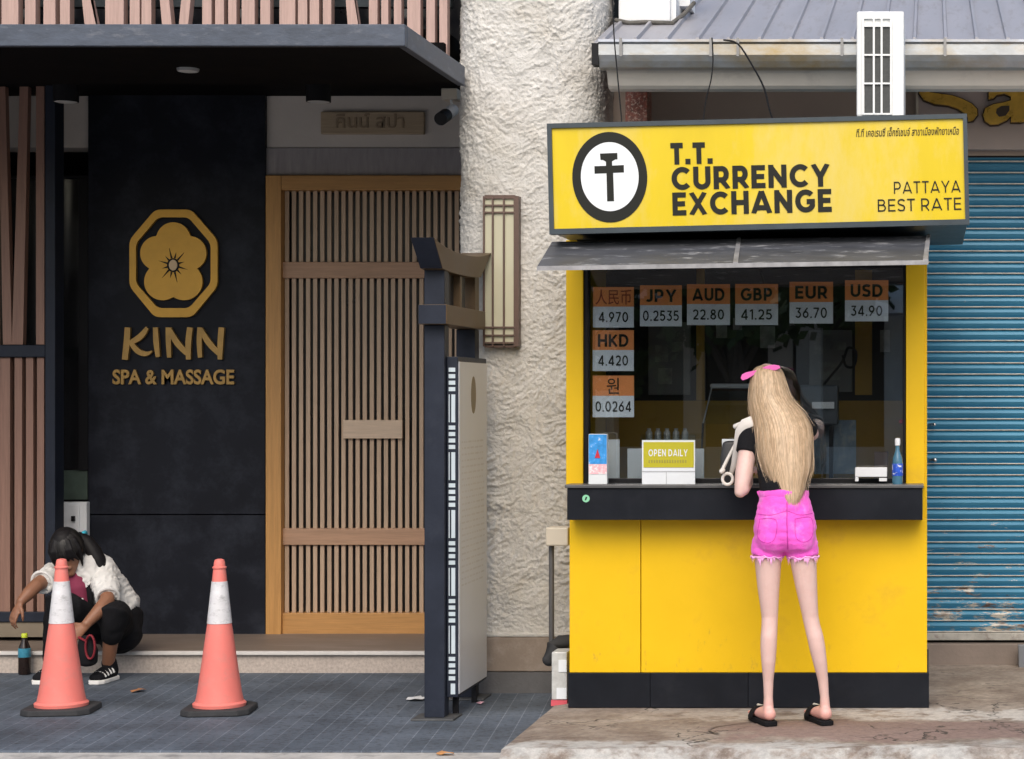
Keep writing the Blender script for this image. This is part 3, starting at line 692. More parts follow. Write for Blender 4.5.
bm = B(); pbox(bm, -200, 88, 178, 470, WD+.02, WD+.05); pbox(bm, -200, 88, 500, 634, WD+.02, WD+.05); obj('side_window', bm, M('side_window_dark', (.010,.011,.013), .15, var=.3, spec=.5), spa)
bm = B(); pbox(bm, 56, 87.5, 470.5, 499.5, WD-.01, WD+.06); obj('counter_edge', bm, M('dim_green_board', (.05,.075,.06), .6, var=.3, vscale=8), spa)
bm = B(); pbox(bm, -200, 88, 175.5, 178, WD-.02, WD+.06); pbox(bm, 78.5, 87.8, 178.2, 470, WD-.03, WD+.02); obj('window_mullion', bm, BLACK, spa)

# things on and in the spa front
pl = thing('name_board', 'carved brown timber name board on the plaster above the lattice door', 'sign', PX(372,WD) and (PX(372,WD), WD, PZ(134,WD)))
bm = B(); pbox(bm, 320.5, 424, 111.5, 134, WD-.035, WD-.001); obj('board', bm, wood('board_wood', (.46,.35,.23), (.34,.25,.15), axis=0), pl, bevel=.006)
bm = ptext('คินน์ สปา', 336, 404, 113.5, 128, WD-.0352, t=.006, bold=.01); obj('lettering', bm, M('carved_ink', (.30,.22,.14), .7), pl)
for (px, nm, lab) in ((66, 0, 'black cylinder downlight under the canopy above the leaning brown slats'), (318.5, 1, 'black cylinder downlight in front of the wall above the lattice door')):
    c = (PX(px, 11.8), 11.8, 3.452)
    t = thing('ceiling_light', lab, 'ceiling light', c, 'downlights under the spa canopy')
    obj('can', lathe(B(), [(.064,-.165),(.070,-.165),(.070,-.001)], c, 28), BLACK, t, smooth=False)
    obj('lens', lathe(B(), [(.0,-.168),(.05,-.1685),(.062,-.1655)], c, 28), LENS, t)
c = (PX(188, 10.5), 10.5, CZ0+.011)
t = thing('ceiling_light', 'small round recessed light in the canopy soffit above the gold flower', 'ceiling light', c, 'downlights under the spa canopy')
obj('bezel', lathe(B(), [(.05,-.016),(.054,-.012),(.056,-.001)], c, 28), M('light_bezel', (.3,.3,.3), .4), t)
obj('lens', lathe(B(), [(.01,-.02),(.035,-.019),(.049,-.0165)], c, 28), LENS, t)
# security camera
t = thing('security_camera', 'small white security camera with dark lens hanging above the lattice door', 'camera', P(447,108,11.6))
bm = B(); pbox(bm, 441, 457, 88, 99, 11.62, 11.75); obj('junction_box', bm, BEIGEP, t, bevel=.006)
bm = B(); tube(bm, [P(451,99,11.66), P(452,106,11.66), P(449,113,11.64)], .008); obj('bracket', bm, WHITEP, t)
bm = B(); chain(bm, [(P(453,110,11.64), .034), (P(446,115,11.52), .036)], 18, cap=False); obj('housing', bm, WHITEP, t)
bm = B(); chain(bm, [(P(446,115,11.519), .037), (P(440.5,119,11.43), .037)], 18, cap=False); obj('lens_hood', bm, BLACK, t)
# white cabinet behind the squatting person
t = thing('meter_box', 'white box with a keyhole knob behind the squatting person', 'cabinet', P(74,592,12.6))
bm = B(); pbox(bm, 60, 86.5, 502, 592, 12.60, 12.655); obj('casing', bm, WHITEP, t, bevel=.006)
bm = B(); pbox(bm, 62, 79, 505, 590, 12.588, 12.599); obj('door', bm, WHITEP, t, bevel=.004)
bm = B(); box(bm, PX(72,12.58), PX(75,12.58), 12.565, 12.587, PZ(521,12.58), PZ(516,12.58)); obj('knob', bm, BLACK, t)

# ------------------------------------------------------------------ stucco pillar
PC = Vector((-2.175, 11.40)); PA, PB = .412, .40
pil = thing('stucco_pillar', 'thick round pillar of rough cream stucco between spa and kiosk', 'pillar', (PC.x, PC.y, 0))
def ridged(p):
    w = Vector((noise.noise(p*5+Vector((9,2,4))), noise.noise(p*5+Vector((1,7,3))), noise.noise(p*5+Vector((4,4,8)))))*.10
    q = p + w
    a = 1-abs(noise.noise(Vector((q.x*21+w.z*34, q.y*21, q.z*30))))*1.9
    b = 1-abs(noise.noise(Vector((q.x*52+5, q.y*52+w.x*40, q.z*64))))*1.9
    c = noise.noise(q*60)
    v_ = .55 + .6*abs(noise.noise(p*2.3+Vector((3,3,3))))*1.6
    return v_*(.0085*max(a,0)**3 + .0075*max(b,0)**2.5 + .005*noise.noise(q*50)) + .009*noise.noise(q*9) + .003*c
def superell(a, g=0):
    ca, sa = math.cos(a), math.sin(a); e = .5
    return Vector((math.copysign(abs(ca)**e, ca)*(PA+g), math.copysign(abs(sa)**e, sa)*(PB+g), 0))
dense = [superell(R(-200)+R(220)*i/6000) for i in range(6001)]
cum = [0.0]
for p_, q_ in zip(dense, dense[1:]): cum.append(cum[-1]+(q_-p_).length)
bm = B(); rows = []; na, nz = 290, 640; z0, z1 = .31, 4.6
foot = []; k = 0
for i in range(na+1):
    t = cum[-1]*i/na
    while k < 5999 and cum[k+1] < t: k += 1
    f_ = (t-cum[k])/max(cum[k+1]-cum[k], 1e-9) if k < 6000 else 0; foot.append([dense[k].lerp(dense[min(k+1, 6000)], min(max(f_, 0), 1)), None])
for i in range(na+1):
    tg_ = (foot[min(i+3, na)][0]-foot[max(i-3, 0)][0]).normalized(); foot[i][1] = Vector((tg_.y, -tg_.x, 0))
for j in range(nz+1):
    z = z0 + (z1-z0)*j/nz; row = []
    for p_, nrm in foot:
        d = ridged(Vector((p_.x, p_.y, z)))
        row.append(bm.verts.new((PC.x+p_.x+nrm.x*(d-.022), PC.y+p_.y+nrm.y*(d-.022), z)))
    rows.append(row)
for a, b in zip(rows, rows[1:]):
    for i in range(na): bm.faces.new((a[i], a[i+1], b[i+1], b[i]))
obj('shaft', bm, STUCCO, pil, smooth=True)
def plinth(bm, grow_, za, zb, rough=0):
    lo, hi = [], []
    for i in range(80):
        a = 2*math.pi*i/80; ca, sa = math.cos(a), math.sin(a); e = .5
        x = math.copysign(abs(ca)**e, ca)*(PA+grow_); y = math.copysign(abs(sa)**e, sa)*(PB+grow_)
        lo.append(bm.verts.new((PC.x+x, PC.y+y, za))); hi.append(bm.verts.new((PC.x+x, PC.y+y, zb)))
    for i in range(80): bm.faces.new((lo[i], lo[(i+1)%80], hi[(i+1)%80], hi[i]))
    bm.faces.new(hi); bm.faces.new(lo[::-1]); return bm
obj('plinth', plinth(B(), .012, .117, .30), PLINTH, pil, bevel=.006)
obj('plinth_foot', plinth(B(), .006, -.01, .114), PLINTHD, pil, bevel=.004)
obj('plinth_ledge', plinth(B(), .008, .302, .322), STUCCO, pil, bevel=.006)

# shoji style wall lantern on the pillar
LN = 10.955
lan = thing('wall_lantern', 'tall cream wall lantern with thin brown grid on the stucco pillar', 'lamp', P(501,346,LN))
bm = B(); pbox(bm, 484.5, 514.5, 198, 344, LN+.012, LN+.06); obj('diffuser', bm, LAMPD, lan)
bm = B()
for x in (482.8, 491.7, 502.8, 513.6): pbox(bm, x, x+1.7, 196, 346.3, LN-.002, LN+.0115)
for y in (197, 204.5, 211.5, 326.5, 334.5, 342): pbox(bm, 482.9, 515.2, y, y+1.6, LN, LN+.011)
obj('grid', bm, LAMPF, lan)
bm = B(); pbox(bm, 515.0, 518.6, 196, 346.3, LN+.0, LN+.06); pbox(bm, 482.8, 484.4, 196.2, 346.2, LN+.013, LN+.06)
pbox(bm, 484.5, 514.9, 345, 347.5, LN+.013, LN+.06); pbox(bm, 484.5, 514.9, 195, 197.8, LN+.013, LN+.06)
obj('case', bm, LAMPF, lan)

# ------------------------------------------------------------------ torii shaped menu stand
XL, XR = -2.492, -2.392
tor = thing('menu_stand', 'tall dark sign stand shaped like a small torii gate holding a price panel', 'sign stand', (-2.44, 10.5, 0))
for y in (10.10, 10.78):
    bm = B(); box(bm, XL, XR, y, y+.095, .010, 1.945)
    po = obj('post', bm, STEEL, tor, bevel=.004)
    bm = B(); box(bm, XL-.055, XR+.055, y-.05, y+.145, .001, .0098); obj('base_plate', bm, M('plate_steel', (.10,.105,.11), .6, metal=.4, var=.3, vscale=15), po, bevel=.002)
bm = B(); box(bm, XL-.012, XR+.028, 10.03, 10.90, 1.947, 2.043); obj('lower_beam', bm, [BRONZE], tor, bevel=.003)
bm = B(); box(bm, XL-.010, XR+.024, 10.026, 10.0295, 1.949, 2.041); obj('beam_end', bm, STEEL, tor)
for y in (10.10, 10.44, 10.78):
    bm = B(); box(bm, XL+(.03 if y == 10.44 else 0), XR, y, y+(.095 if y != 10.44 else .04), 2.0435, 2.235); obj('strut', bm, [STEEL] if y == 10.10 else BRONZE, tor, bevel=.003)
bm = B(); box(bm, XL+.035, XR-.035, 10.196, 10.699, 2.044, 2.235); obj('infill', bm, M('infill_dark', (.02,.024,.036), .5), tor)
bm = B(); rows = []; K = 24
for k in range(K+1):
    s = -1+2*k/K; c = 10.42
    yb, yt = c+.385*s, c+.545*s
    zb, zt = 2.208+.012*abs(s)**3, 2.315+.045*abs(s)**2.5
    rows.append([bm.verts.new(p) for p in ((XL-.004, yb, zb), (XR+.006+.02*(s+1)/2, yb, zb), (XR+.002+.045*(s+1)/2, yt, zt), (XL-.012, yt, zt))])
for a, b in zip(rows, rows[1:]):
    for i in range(4): bm.faces.new((a[i], a[(i+1)%4], b[(i+1)%4], b[i]))
f0 = bm.faces.new(rows[0][::-1]); f1 = bm.faces.new(rows[-1])
bmesh.ops.recalc_face_normals(bm, faces=bm.faces); f0.material_index = f1.material_index = 1
obj('top_beam', bm, [BRONZE, STEEL], tor, bevel=.003)
# price panel box hung between the posts
PXL, PXR = XR+.002, XR+.056
bm = B(); box(bm, PXL, PXR, 10.14, 10.795, .105, 1.79); pn = obj('panel_case', bm, STEEL, tor, bevel=.003)
bm = B(); box(bm, PXR+.0005, PXR+.004, 10.155, 10.785, .12, 1.765); obj('panel_face', bm, PANELW, pn)
bm = B()
z = 1.735
pat = []
while z > .15:
    for k in range(4): pat.append(('s', z)); z -= .032
    pat.append(('l', z-.004)); z -= .158
xa, xb = PXL+.010, PXL+.042
bm = B()
for kd, zz in pat:
    if kd == 's': box(bm, xa, xb, 10.1365, 10.1395, zz-.020, zz)
    elif zz > .25: box(bm, xa+.013, xb, 10.1365, 10.1395, zz-.138, zz); box(bm, xa, xa+.005, 10.1365, 10.1395, zz-.138, zz)
    else: box(bm, xa+.010, xb, 10.1365, 10.1395, .12, zz)
obj('front_marks', bm, M('pale_blue_marks', (.52,.60,.66), .4), pn)
# small emblem and rows of print on the panel face (too far away to read)
bm = B(); xf = PXR+.0045
def ypoly(bm, pts, x0, x1):
    a = [bm.verts.new((x0, y, z)) for y, z in pts]; b = [bm.verts.new((x1, y, z)) for y, z in pts]; n = len(pts)
    fs = [bm.faces.new(a), bm.faces.new(b[::-1])] + [bm.faces.new((a[i], b[i], b[(i+1)%n], a[(i+1)%n])) for i in range(n)]
    bmesh.ops.recalc_face_normals(bm, faces=fs)
ypoly(bm, [(10.47+.055*math.cos(t), 1.60+.095*math.sin(t)) for t in [2*math.pi*k/20 for k in range(20)]], xf-.002, xf+.001)
obj('panel_emblem', bm, M('panel_bronze', (.20,.16,.09), .5), pn)
bm = B()
for k in range(24):
    z = 1.36-.031*k; y = 10.21
    while y < 10.70:
        w = .02+.07*random.random(); box(bm, xf-.0025, xf-.0002, y, min(y+w, 10.74), z, z+.009); y += w+.02
obj('panel_print', bm, M('panel_ink', (.58,.59,.63), .6), pn)
for y in (10.24, 10.66): obj('panel_foot', box(B(), PXL+.005, PXL+.03, y, y+.03, .0, .1045), BLACK, tor)

# ------------------------------------------------------------------ kiosk
KD = 10.0
kio = thing('exchange_kiosk', 'yellow currency exchange kiosk with black counter and big sign on top', 'kiosk', (-.89, 10.5, G))
KX0, KX1 = PX(569, KD), PX(927.5, KD); KB = 10.95
bm = B(); pbox(bm, 569.5, 640.4, 519, 672.5, KD, KD+.05); pbox(bm, 641.2, 927, 519, 672.5, KD, KD+.05); obj('front_panel', bm, YEL, kio, bevel=.002)
for r_ in ((KX0+.003, KX0+.04), (KX1-.04, KX1-.003)): obj('side_wall', box(B(), *r_, KD+.052, KB, G+.17, 2.33), YEL, kio, bevel=.002)
bm = B(); pbox(bm, 568, 650, 673, 707.6, KD-.006, KD+.06); pbox(bm, 650.3, 748, 673, 707.6, KD-.006, KD+.06); pbox(bm, 748.3, 929, 673, 707.6, KD-.006, KD+.06)
box(bm, KX0, KX0+.05, KD+.061, KB, G+.005, G+.168); box(bm, KX1-.05, KX1+.005, KD+.061, KB, G+.005, G+.168); obj('skirting', bm, DARKP, kio, bevel=.002)
for (a, b) in ((566, 583), (906, 924.5)):
    bm = B(); pbox(bm, a, b, 240, 486.5, KD, KD+.09); obj('post', bm, YEL, kio, bevel=.003)
# counter
KC = 9.85
bm = B(); pbox(bm, 567, 922.5, 488.2, 520, KC, KD-.004); ct = obj('counter', bm, DARKP, kio, bevel=.003)
bm = B(); box(bm, PX(565,KC), PX(923.5,KC), KC-.012, KD+.14, PZ(488,KC), PZ(484.6,KC)); obj('counter_top', bm, M('grey_counter_top', (.09,.092,.095), .35, var=.2, vscale=8), ct, bevel=.003)
bm = prism(B(), ell(PX(586,KC), PZ(498.5,KC), .018, .018, 24), KC-.002, KC-.0005); obj('sticker', bm, GREEN, ct)
bm = prism(B(), [(PX(586+dx,KC), PZ(498.5+dy,KC)) for dx, dy in ((-1.2,1.8),(-.2,-1.8),(1.4,-1.4),(.2,1.6))], KC-.003, KC-.0022); obj('sticker_mark', bm, INK, ct)
# window
bm = B()
for r in ((583.2, 588, 262, 484), (903, 905.8, 262, 484)): pbox(bm, *r, KD+.02, KD+.10)
pbox(bm, 588.2, 902.8, 262, 268, KD+.02, KD+.10); pbox(bm, 588.2, 902.8, 478.5, 483.8, KD+.02, KD+.06)
wf = obj('window_frame', bm, BLACK, kio, bevel=.003)
bm = B(); pbox(bm, 588, 903, 268, 478.4, KD+.045, KD+.051); obj('window_glass', bm, GLASS, wf)
# inside of the booth
NOTE = M('dull_paper', (.22,.23,.22), .7, var=.4, vscale=20)
IB = 10.88
bm = B(); box(bm, KX0+.041, KX1-.041, IB, IB+.05, G+.2, 2.33); bw = obj('back_wall', bm, INTD, kio)
bm = B(); box(bm, KX0+.045, KX1-.045, IB-.02, IB-.003, G+.2, 1.57); box(bm, PX(697,IB), PX(705,IB), IB-.03, IB-.003, 1.572, 2.3)
pbox(bm, 855, 872, 270, 395, IB-.024, IB-.003); obj('dado', bm, INTY, bw)
bm = B(); pbox(bm, 648, 690, 322, 395, IB-.06, IB-.005); obj('wall_cabinet', bm, INTG, bw, bevel=.006)
for (a_, b_, c_, d_) in ((655,668,345,362),(672,684,342,352),(658,672,368,384),(716,727,322,338),(733,742,318,330),(760,775,326,348),(814,826,338,354),(830,846,342,350),(818,840,362,380),(880,890,330,352)):
    obj('pinned_paper', pbox(B(), a_, b_, c_, d_, IB-.066, IB-.0615), NOTE, bw)
obj('notice_board', pbox(B(), 809, 852, 330, 392, IB-.04, IB-.005), INTG, bw, bevel=.004)
bm = B(); box(bm, KX0+.045, KX1-.045, KD+.16, KB-.1, 1.0, 1.05); obj('desk', bm, M('desk_top', (.10,.085,.06), .5), kio)
bm = B(); box(bm, KX0+.005, KX1-.005, KD+.01, KB, 2.332, 2.36); obj('ceiling', bm, INTD, kio)
# roof box that carries the sign
ROLL = R(1.36); SF = 9.46
SXC, SZC = PX(758, SF), PZ(174, SF)
def rolled(bm):
    rm = Matrix.Translation((SXC, 0, SZC)) @ Matrix.Rotation(-ROLL, 4, 'Y') @ Matrix.Translation((-SXC, 0, -SZC))
    bmesh.ops.transform(bm, matrix=rm, verts=bm.verts); return bm
def ry(x, y): return y + (x-758)*math.tan(ROLL)
bm = B(); pbox(bm, 549.5, 966.5, 120.5, 227.5, SF+.05, KB-.05); obj('roof_box', rolled(bm), FRAMED, kio, bevel=.004)
sg = obj('sign_panel', rolled(pbox(B(), 551, 965, 121.5, 227, SF+.012, SF+.049)), SIGNY, kio)
bm = B()
o_ = [(PX(x,SF),PZ(y,SF)) for x, y in ((548,118.5),(968.3,118.5),(968.3,229.5),(548,229.5))]; i_ = [(PX(x,SF),PZ(y,SF)) for x, y in ((552.6,123.2),(964.2,123.2),(964.2,224),(552.6,224))]
obj('sign_frame', rolled(ring(bm, o_, i_, SF, SF+.0485)), FRAMED, sg)
SG = SF+.012
lx, ly = 609.8, ry(609.8, 177.2)
obj('logo_ring', rolled(ring(B(), ell(PX(lx,SG), PZ(ly,SG), PX(lx+37.5,SG)-PX(lx,SG), 45.3*SG/F, 64), ell(PX(lx,SG), PZ(ly-.5,SG), 29*SG/F, 34.6*SG/F, 64), SG-.003, SG-.0005)), INK, sg)
obj('logo_disc', rolled(prism(B(), ell(PX(lx,SG), PZ(ly-.5,SG), 28.9*SG/F, 34.5*SG/F, 64), SG-.0025, SG-.0005)), WHITEV, sg)
tq = 140/966
def tp(x, y): X, Y = 560+x*tq, 120+y*tq; return (PX(X,SG), PZ(ry(X,Y),SG))
pts = [(280,232),(400,227),(400,272),(386,272),(362,285),(362,315),(443,311),(443,362),(368,365),(370,560),(322,562),(322,368),(240,371),(240,319),(320,317),(320,288),(300,276),(283,276)]
obj('logo_symbol', rolled(prism(B(), [tp(*p) for p in pts], SG-.004, SG-.0026)), INK, sg)
def signtext(s, x0, x1, y0, y1, ref=None, **k):
    r = x0 if ref is None else ref
    return rolled(pstrokes(s, x0, x1, ry(r, y0), ry(r, y1), SG-.0005, t=.002, **k))
obj('lettering', signtext('T.T.', 671, 713, 143, 164.6, w=.25, track=.12), INK, sg)
obj('lettering', signtext('CURRENCY', 671.5, 829.5, 167.2, 190.2, w=.225, track=.13), INK, sg)
obj('lettering', signtext('EXCHANGE', 671.8, 831, 192.6, 215.6, w=.225, track=.13), INK, sg)
obj('lettering', signtext('PATTAYA', 893.5, 960, 180.2, 192.2, ref=960, w=.115, track=.17), INK, sg)
obj('lettering', signtext('BEST RATE', 877, 960.5, 197.5, 209.8, ref=960, w=.115, track=.17), INK, sg)
obj('lettering', rolled(ptext('ที.ที เคอเรนซี่ เอ็กซ์เชนจ์ สาขาเมืองพัทยาเหนือ', 857, 960, ry(960,125.6), ry(960,134.6), SG-.0005, t=.002, bold=.006, shear=.2)), INK, sg)
# sheet metal awning under the sign
AF, AB_ = 9.20, 9.62
def aw(px, side, d, dz=0):
    z = PZ(268 - (px-537)*.0155, AF) if side == 'f' else PZ(243 - (px-552)*.016, AB_)
    return Vector((PX(px, d), d, z+dz))
bm = B()
for (fa, fb, ba, bb) in ((537, 734, 552, 738), (736, 928.5, 739.5, 929.5)):
    a, b, c, e = aw(fa,'f',AF), aw(fb,'f',AF), aw(bb,'b',AB_), aw(ba,'b',AB_)
    up = Vector((0,0,.006)); hexa(bm, [a, b, c, e, a+up, b+up, c+up, e+up])
an = obj('awning', bm, AWN, kio)
bm = B()
for xf_, xb_ in ((733, 737), (923, 926.5)):
    a, b, c, e = aw(xf_,'f',AF,.007), aw(xf_+5,'f',AF,.007), aw(xb_+4,'b',AB_,.007), aw(xb_,'b',AB_,.007)
    up = Vector((0,0,.006)); obj('seam_strip', hexa(B(), [a, b, c, e, a+up, b+up, c+up, e+up]), AWNE, an)
bm = B(); a, b = aw(537,'f',AF-.004,-.012), aw(928.5,'f',AF-.004,-.012)
hexa(bm, [a, b, b+Vector((0,.0035,0)), a+Vector((0,.0035,0)), a+Vector((0,0,.02)), b+Vector((0,0,.02)), b+Vector((0,.0035,.02)), a+Vector((0,.0035,.02))])
obj('awning_lip', bm, AWNE, an)
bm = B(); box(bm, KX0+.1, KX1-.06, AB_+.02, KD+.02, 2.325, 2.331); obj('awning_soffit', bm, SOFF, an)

# rate cards behind the glass
CD = KD+.062
cards = [((593,633.8,287,327.5),'人民币','4.970',1,'orange and white rate card in red Chinese characters, 4.970'),
 ((640,681.8,285.3,326.3),'JPY','0.2535',0,'orange and white rate card reading JPY 0.2535'),
 ((687,730,284.2,325),'AUD','22.80',0,'orange and white rate card reading AUD 22.80'),
 ((735.2,778,284,325),'GBP','41.25',0,'orange and white rate card reading GBP 41.25'),
 ((789.5,833,281.8,323.5),'EUR','36.70',0,'orange and white rate card reading EUR 36.70'),
 ((845,888.3,280.2,321.3),'USD','34.90',0,'orange and white rate card reading USD 34.90'),
 ((592.6,633.8,330.2,371),'HKD','4.420',0,'orange and white rate card reading HKD 4.420'),
 ((592.6,634,375.6,417.2),'원','0.0264',0,'orange and white rate card with one Korean character, 0.0264')]
for (x0, x1, y0, y1), h, n, red, lab in cards:
    ym = y0+(y1-y0)*.485
    t = thing('rate_card', lab, 'rate card', P((x0+x1)/2, y1, CD), 'exchange rate cards in the kiosk window')
    obj('sheet', pbox(B(), x0, x1, ym+.05, y1, CD, CD+.003), CARDW, t)
    obj('heading_strip', pbox(B(), x0, x1, y0, ym, CD, CD+.003), CARDO, t)
    w = x1-x0
    if len(h) == 1: a, b = x0+w*.34, x0+w*.64
    else: a, b = x0+w*.06, x1-w*.06
    hh = ym-y0
    if h == '인': pass
    if red or len(h) == 1: hb = ptext(h, a, b, y0+hh*.12, ym-hh*.1, CD-.0003, t=.0015, bold=.004)
    else: hb = pstrokes(h, a+w*.07, b-w*.07, y0+hh*.2, ym-hh*.16, CD-.0003, t=.0015, w=.2, track=.14)
    obj('heading', hb, GREYC if red else INK, t)
    obj('rate', pstrokes(n, x0+w*(.07 if len(n) > 5 else .14), x1-w*(.07 if len(n) > 5 else .14), ym+hh*.27, y1-hh*.27, CD-.0003, t=.0015, w=.15, track=.18), INK, t)

# things standing on the counter
ZC = PZ(484.6, KC)
def stand_box(name, lab, cat, x0, x1, y0, d, th, mat, group=None):
    bm = B(); box(bm, PX(x0,d), PX(x1,d), d, d+th, ZC+.0005, PZ(y0,d))
    return bm
t = thing('leaflet_box', 'slim blue and white leaflet box at the left end of the counter', 'box', (PX(597,9.88), 9.88, ZC))
obj('box_body', stand_box(0,0,0,588.5,607,434,9.88,.04,0), PAPER, t, bevel=.002)
bm = B(); pbox(bm, 588.8, 606.7, 434.5, 464, 9.877, 9.8795); obj('blue_print', bm, BLUEP, t)
bm = B(); pbox(bm, 588.8, 606.7, 464.2, 474, 9.877, 9.8795); obj('pink_print', bm, PINKP, t)
bm = prism(B(), [(PX(x,9.876),PZ(y,9.876)) for x, y in ((597.5,449),(600.3,458),(594.7,458))], 9.8745, 9.8768); obj('red_mark', bm, RED, t)
for (x0, x1, y0, lab) in ((607.5, 619.5, 439.5, 'plain pale card standing behind the blue leaflet box'), (627.5, 704, 448.5, 'wide pale card standing behind the OPEN DAILY sign')):
    tag(obj('blank_card', stand_box(0,0,0,x0,x1,y0,10.10,.006,0), PAPER, origin=(PX(x0,10.1),10.1,ZC)), lab, 'card', 'pale cards behind the kiosk glass')
t = thing('opening_sign', 'acrylic OPEN DAILY card holder with yellow insert on the counter', 'sign', (PX(668,9.9), 9.9, ZC))
d = 9.90
obj('backing', stand_box(0,0,0,642,695,440,d,.008,0), WHITEV, t)
bm = B(); pbox(bm, 643.4, 693.8, 442, 467.5, d-.003, d-.0005); obj('insert', bm, OLIVE, t, bevel=.001)
obj('lettering', pstrokes('OPEN DAILY', 648.5, 687.5, 449.3, 456.3, d-.003, t=.001, w=.17, track=.2), WHITEV, t)
bm = B(); x = 648.5
while x < 687: pbox(bm, x, x+1.6, 460, 463, d-.0042, d-.0031); x += 2.6
obj('small_print', bm, M('faint_print', (.36,.33,.05), .5), t)
bm = B(); pbox(bm, 641, 695.5, 434.5, 440, d-.006, d+.012); obj('acrylic_top', bm, ACRYL, t)
bm = B(); pbox(bm, 642, 695, 471, 472, d-.002, d-.0003); pbox(bm, 666, 666.6, 472.2, 484, d-.002, d-.0003); obj('fold', bm, M('fold_grey', (.45,.47,.5), .5), t)
t = thing('counter_tray', 'white tray with folded legs at the right end of the counter', 'tray', (PX(872,9.92), 9.92, ZC))
bm = B(); pbox(bm, 855, 887, 467.5, 477, 9.92, 9.98); pbox(bm, 855, 858.5, 477.2, 481.5, 9.92, 9.95); pbox(bm, 879, 887, 478, 481.5, 9.925, 9.96); obj('tray_body', bm, WHITEP, t, bevel=.003)
c = (PX(897.5, 9.92), 9.92, ZC)
t = thing('spray_bottle', 'clear bottle with blue label at the right end of the counter', 'bottle', c)
obj('bottle_body', lathe(B(), [(.024,0.0),(.026,.01),(.026,.10),(.022,.13),(.011,.16),(.010,.185)], c, 20), M('blue_tint_plastic', (.10,.28,.42), .15, trans=.4), t, smooth=True)
obj('label_band', lathe(B(), [(.0265,.04),(.0268,.041),(.0268,.098),(.0265,.099)], c, 20), M('blue_white_label', (.02,.09,.55), .4, var=.3, vscale=50, dirt=(.75,.78,.8), dscale=38, dlo=.56, dhi=.6), t, smooth=True)
obj('cap', lathe(B(), [(.012,.186),(.013,.187),(.013,.215),(.010,.222)], c, 16), WHITEP, t, smooth=True)
tag(obj('red_ornament', lathe(B(), [(.002,0),(.010,.004),(.013,.012),(.008,.022),(.002,.025)], P(901.5,424,10.13), 12), RED, smooth=True, origin=P(901.5,424,10.13)), 'tiny red charm inside the right edge of the kiosk window', 'charm')
# inside: monitor, counter guard and papers
t = thing('counter_guard', 'clear acrylic guard panel on thin legs inside the kiosk left of the woman', 'guard panel', P(735,440,10.45))
a = [P(703,424,10.42), P(752,424,10.42), P(758,386,10.5), P(712,386,10.5)]
bm = B(); hexa(bm, [a[0], a[1], a[1]+Vector((0,.006,0)), a[0]+Vector((0,.006,0)), a[3], a[2], a[2]+Vector((0,.006,0)), a[3]+Vector((0,.006,0))]); obj('panel', bm, ACRYL, t)
bm = B(); tube(bm, [a[0], a[3], a[2], a[1]], .005, 8); chain(bm, [(a[3], .012), (a[2], .012)], 8); obj('rim', bm, M('guard_rim', (.42,.45,.47), .35), t, smooth=True)
bm = B(); tube(bm, [a[0], P(700,484,10.30)], .006); tube(bm, [a[1], P(752,484,10.30)], .006); obj('leg', bm, BLACK, t)
t = thing('note_counter', 'small pale cash machine inside the kiosk right of the woman', 'cash machine', P(830,440,10.4))
bm = B(); pbox(bm, 800, 838, 385, 425, 10.45, 10.58); obj('machine_body', bm, M('machine_grey', (.07,.085,.10), .35), t, bevel=.01)
bm = B(); pbox(bm, 812, 834, 402, 408.5, 10.42, 10.449); obj('slot_label', bm, PAPER, t)
bm = B(); pbox(bm, 803, 807, 426, 484, 10.46, 10.5); pbox(bm, 829, 833, 426, 484, 10.46, 10.5); obj('machine_leg', bm, BLACK, t)
tag(obj('gooseneck_cable', tube(B(), [P(x,y,10.62) for x, y, _ in smooth_path([(812,400,0),(826,382,0),(842,362,0),(848,348,0),(856,352,0),(854,366,0),(846,366,0),(843,356,0)], 5)], .007), BLACK, smooth=True, origin=P(812,400,10.62)), 'black curled cable hanging inside the kiosk right of the woman', 'cable')
bm = B(); pbox(bm, 814, 856, 420, 474, 10.6, 10.604)  # sheet coloured to imitate a bluish street reflection in the glass
tag(obj('reflection_sheet', bm, M('bluish_reflection', (.14,.20,.26), .5, var=.4, vscale=12, dirt=(.35,.36,.33), dscale=14), origin=P(835,474,10.6)), 'bluish sheet painted as a street reflection in the kiosk window beside the woman', 'painted_reflection')
for k, (px, py) in enumerate(((649,421),(658,421),(667,421),(676,421),(685,421))):  # jars modelled in place of a reflected row of cups
    tag(obj('reflected_cup', lathe(B(), [(.012,0),(.017,.004),(.017,.05),(.010,.06),(.011,.07)], P(px,442,10.5), 14), M('jar%d' % k, (.5,.5,.47), .2) if k == 0 else bpy.data.materials['jar0'], smooth=True, origin=P(px,442,10.5)), 'small pale jar standing for a reflected cup in a row on the shelf behind the OPEN DAILY sign', 'jar', 'row of jars inside the kiosk')
bm = B(); pbox(bm, 640, 692, 442.3, 446, 10.46, 10.56); obj('jar_shelf', bm, INTG, kio)
bm = B(); pbox(bm, 874, 888, 452, 480, 10.2, 10.28)
tag(obj('brown_box', bm, M('brown_card', (.10,.055,.035), .7), origin=P(881,480,10.2), bevel=.003), 'dark brown box standing inside the glass beside the blue labelled bottle', 'box')

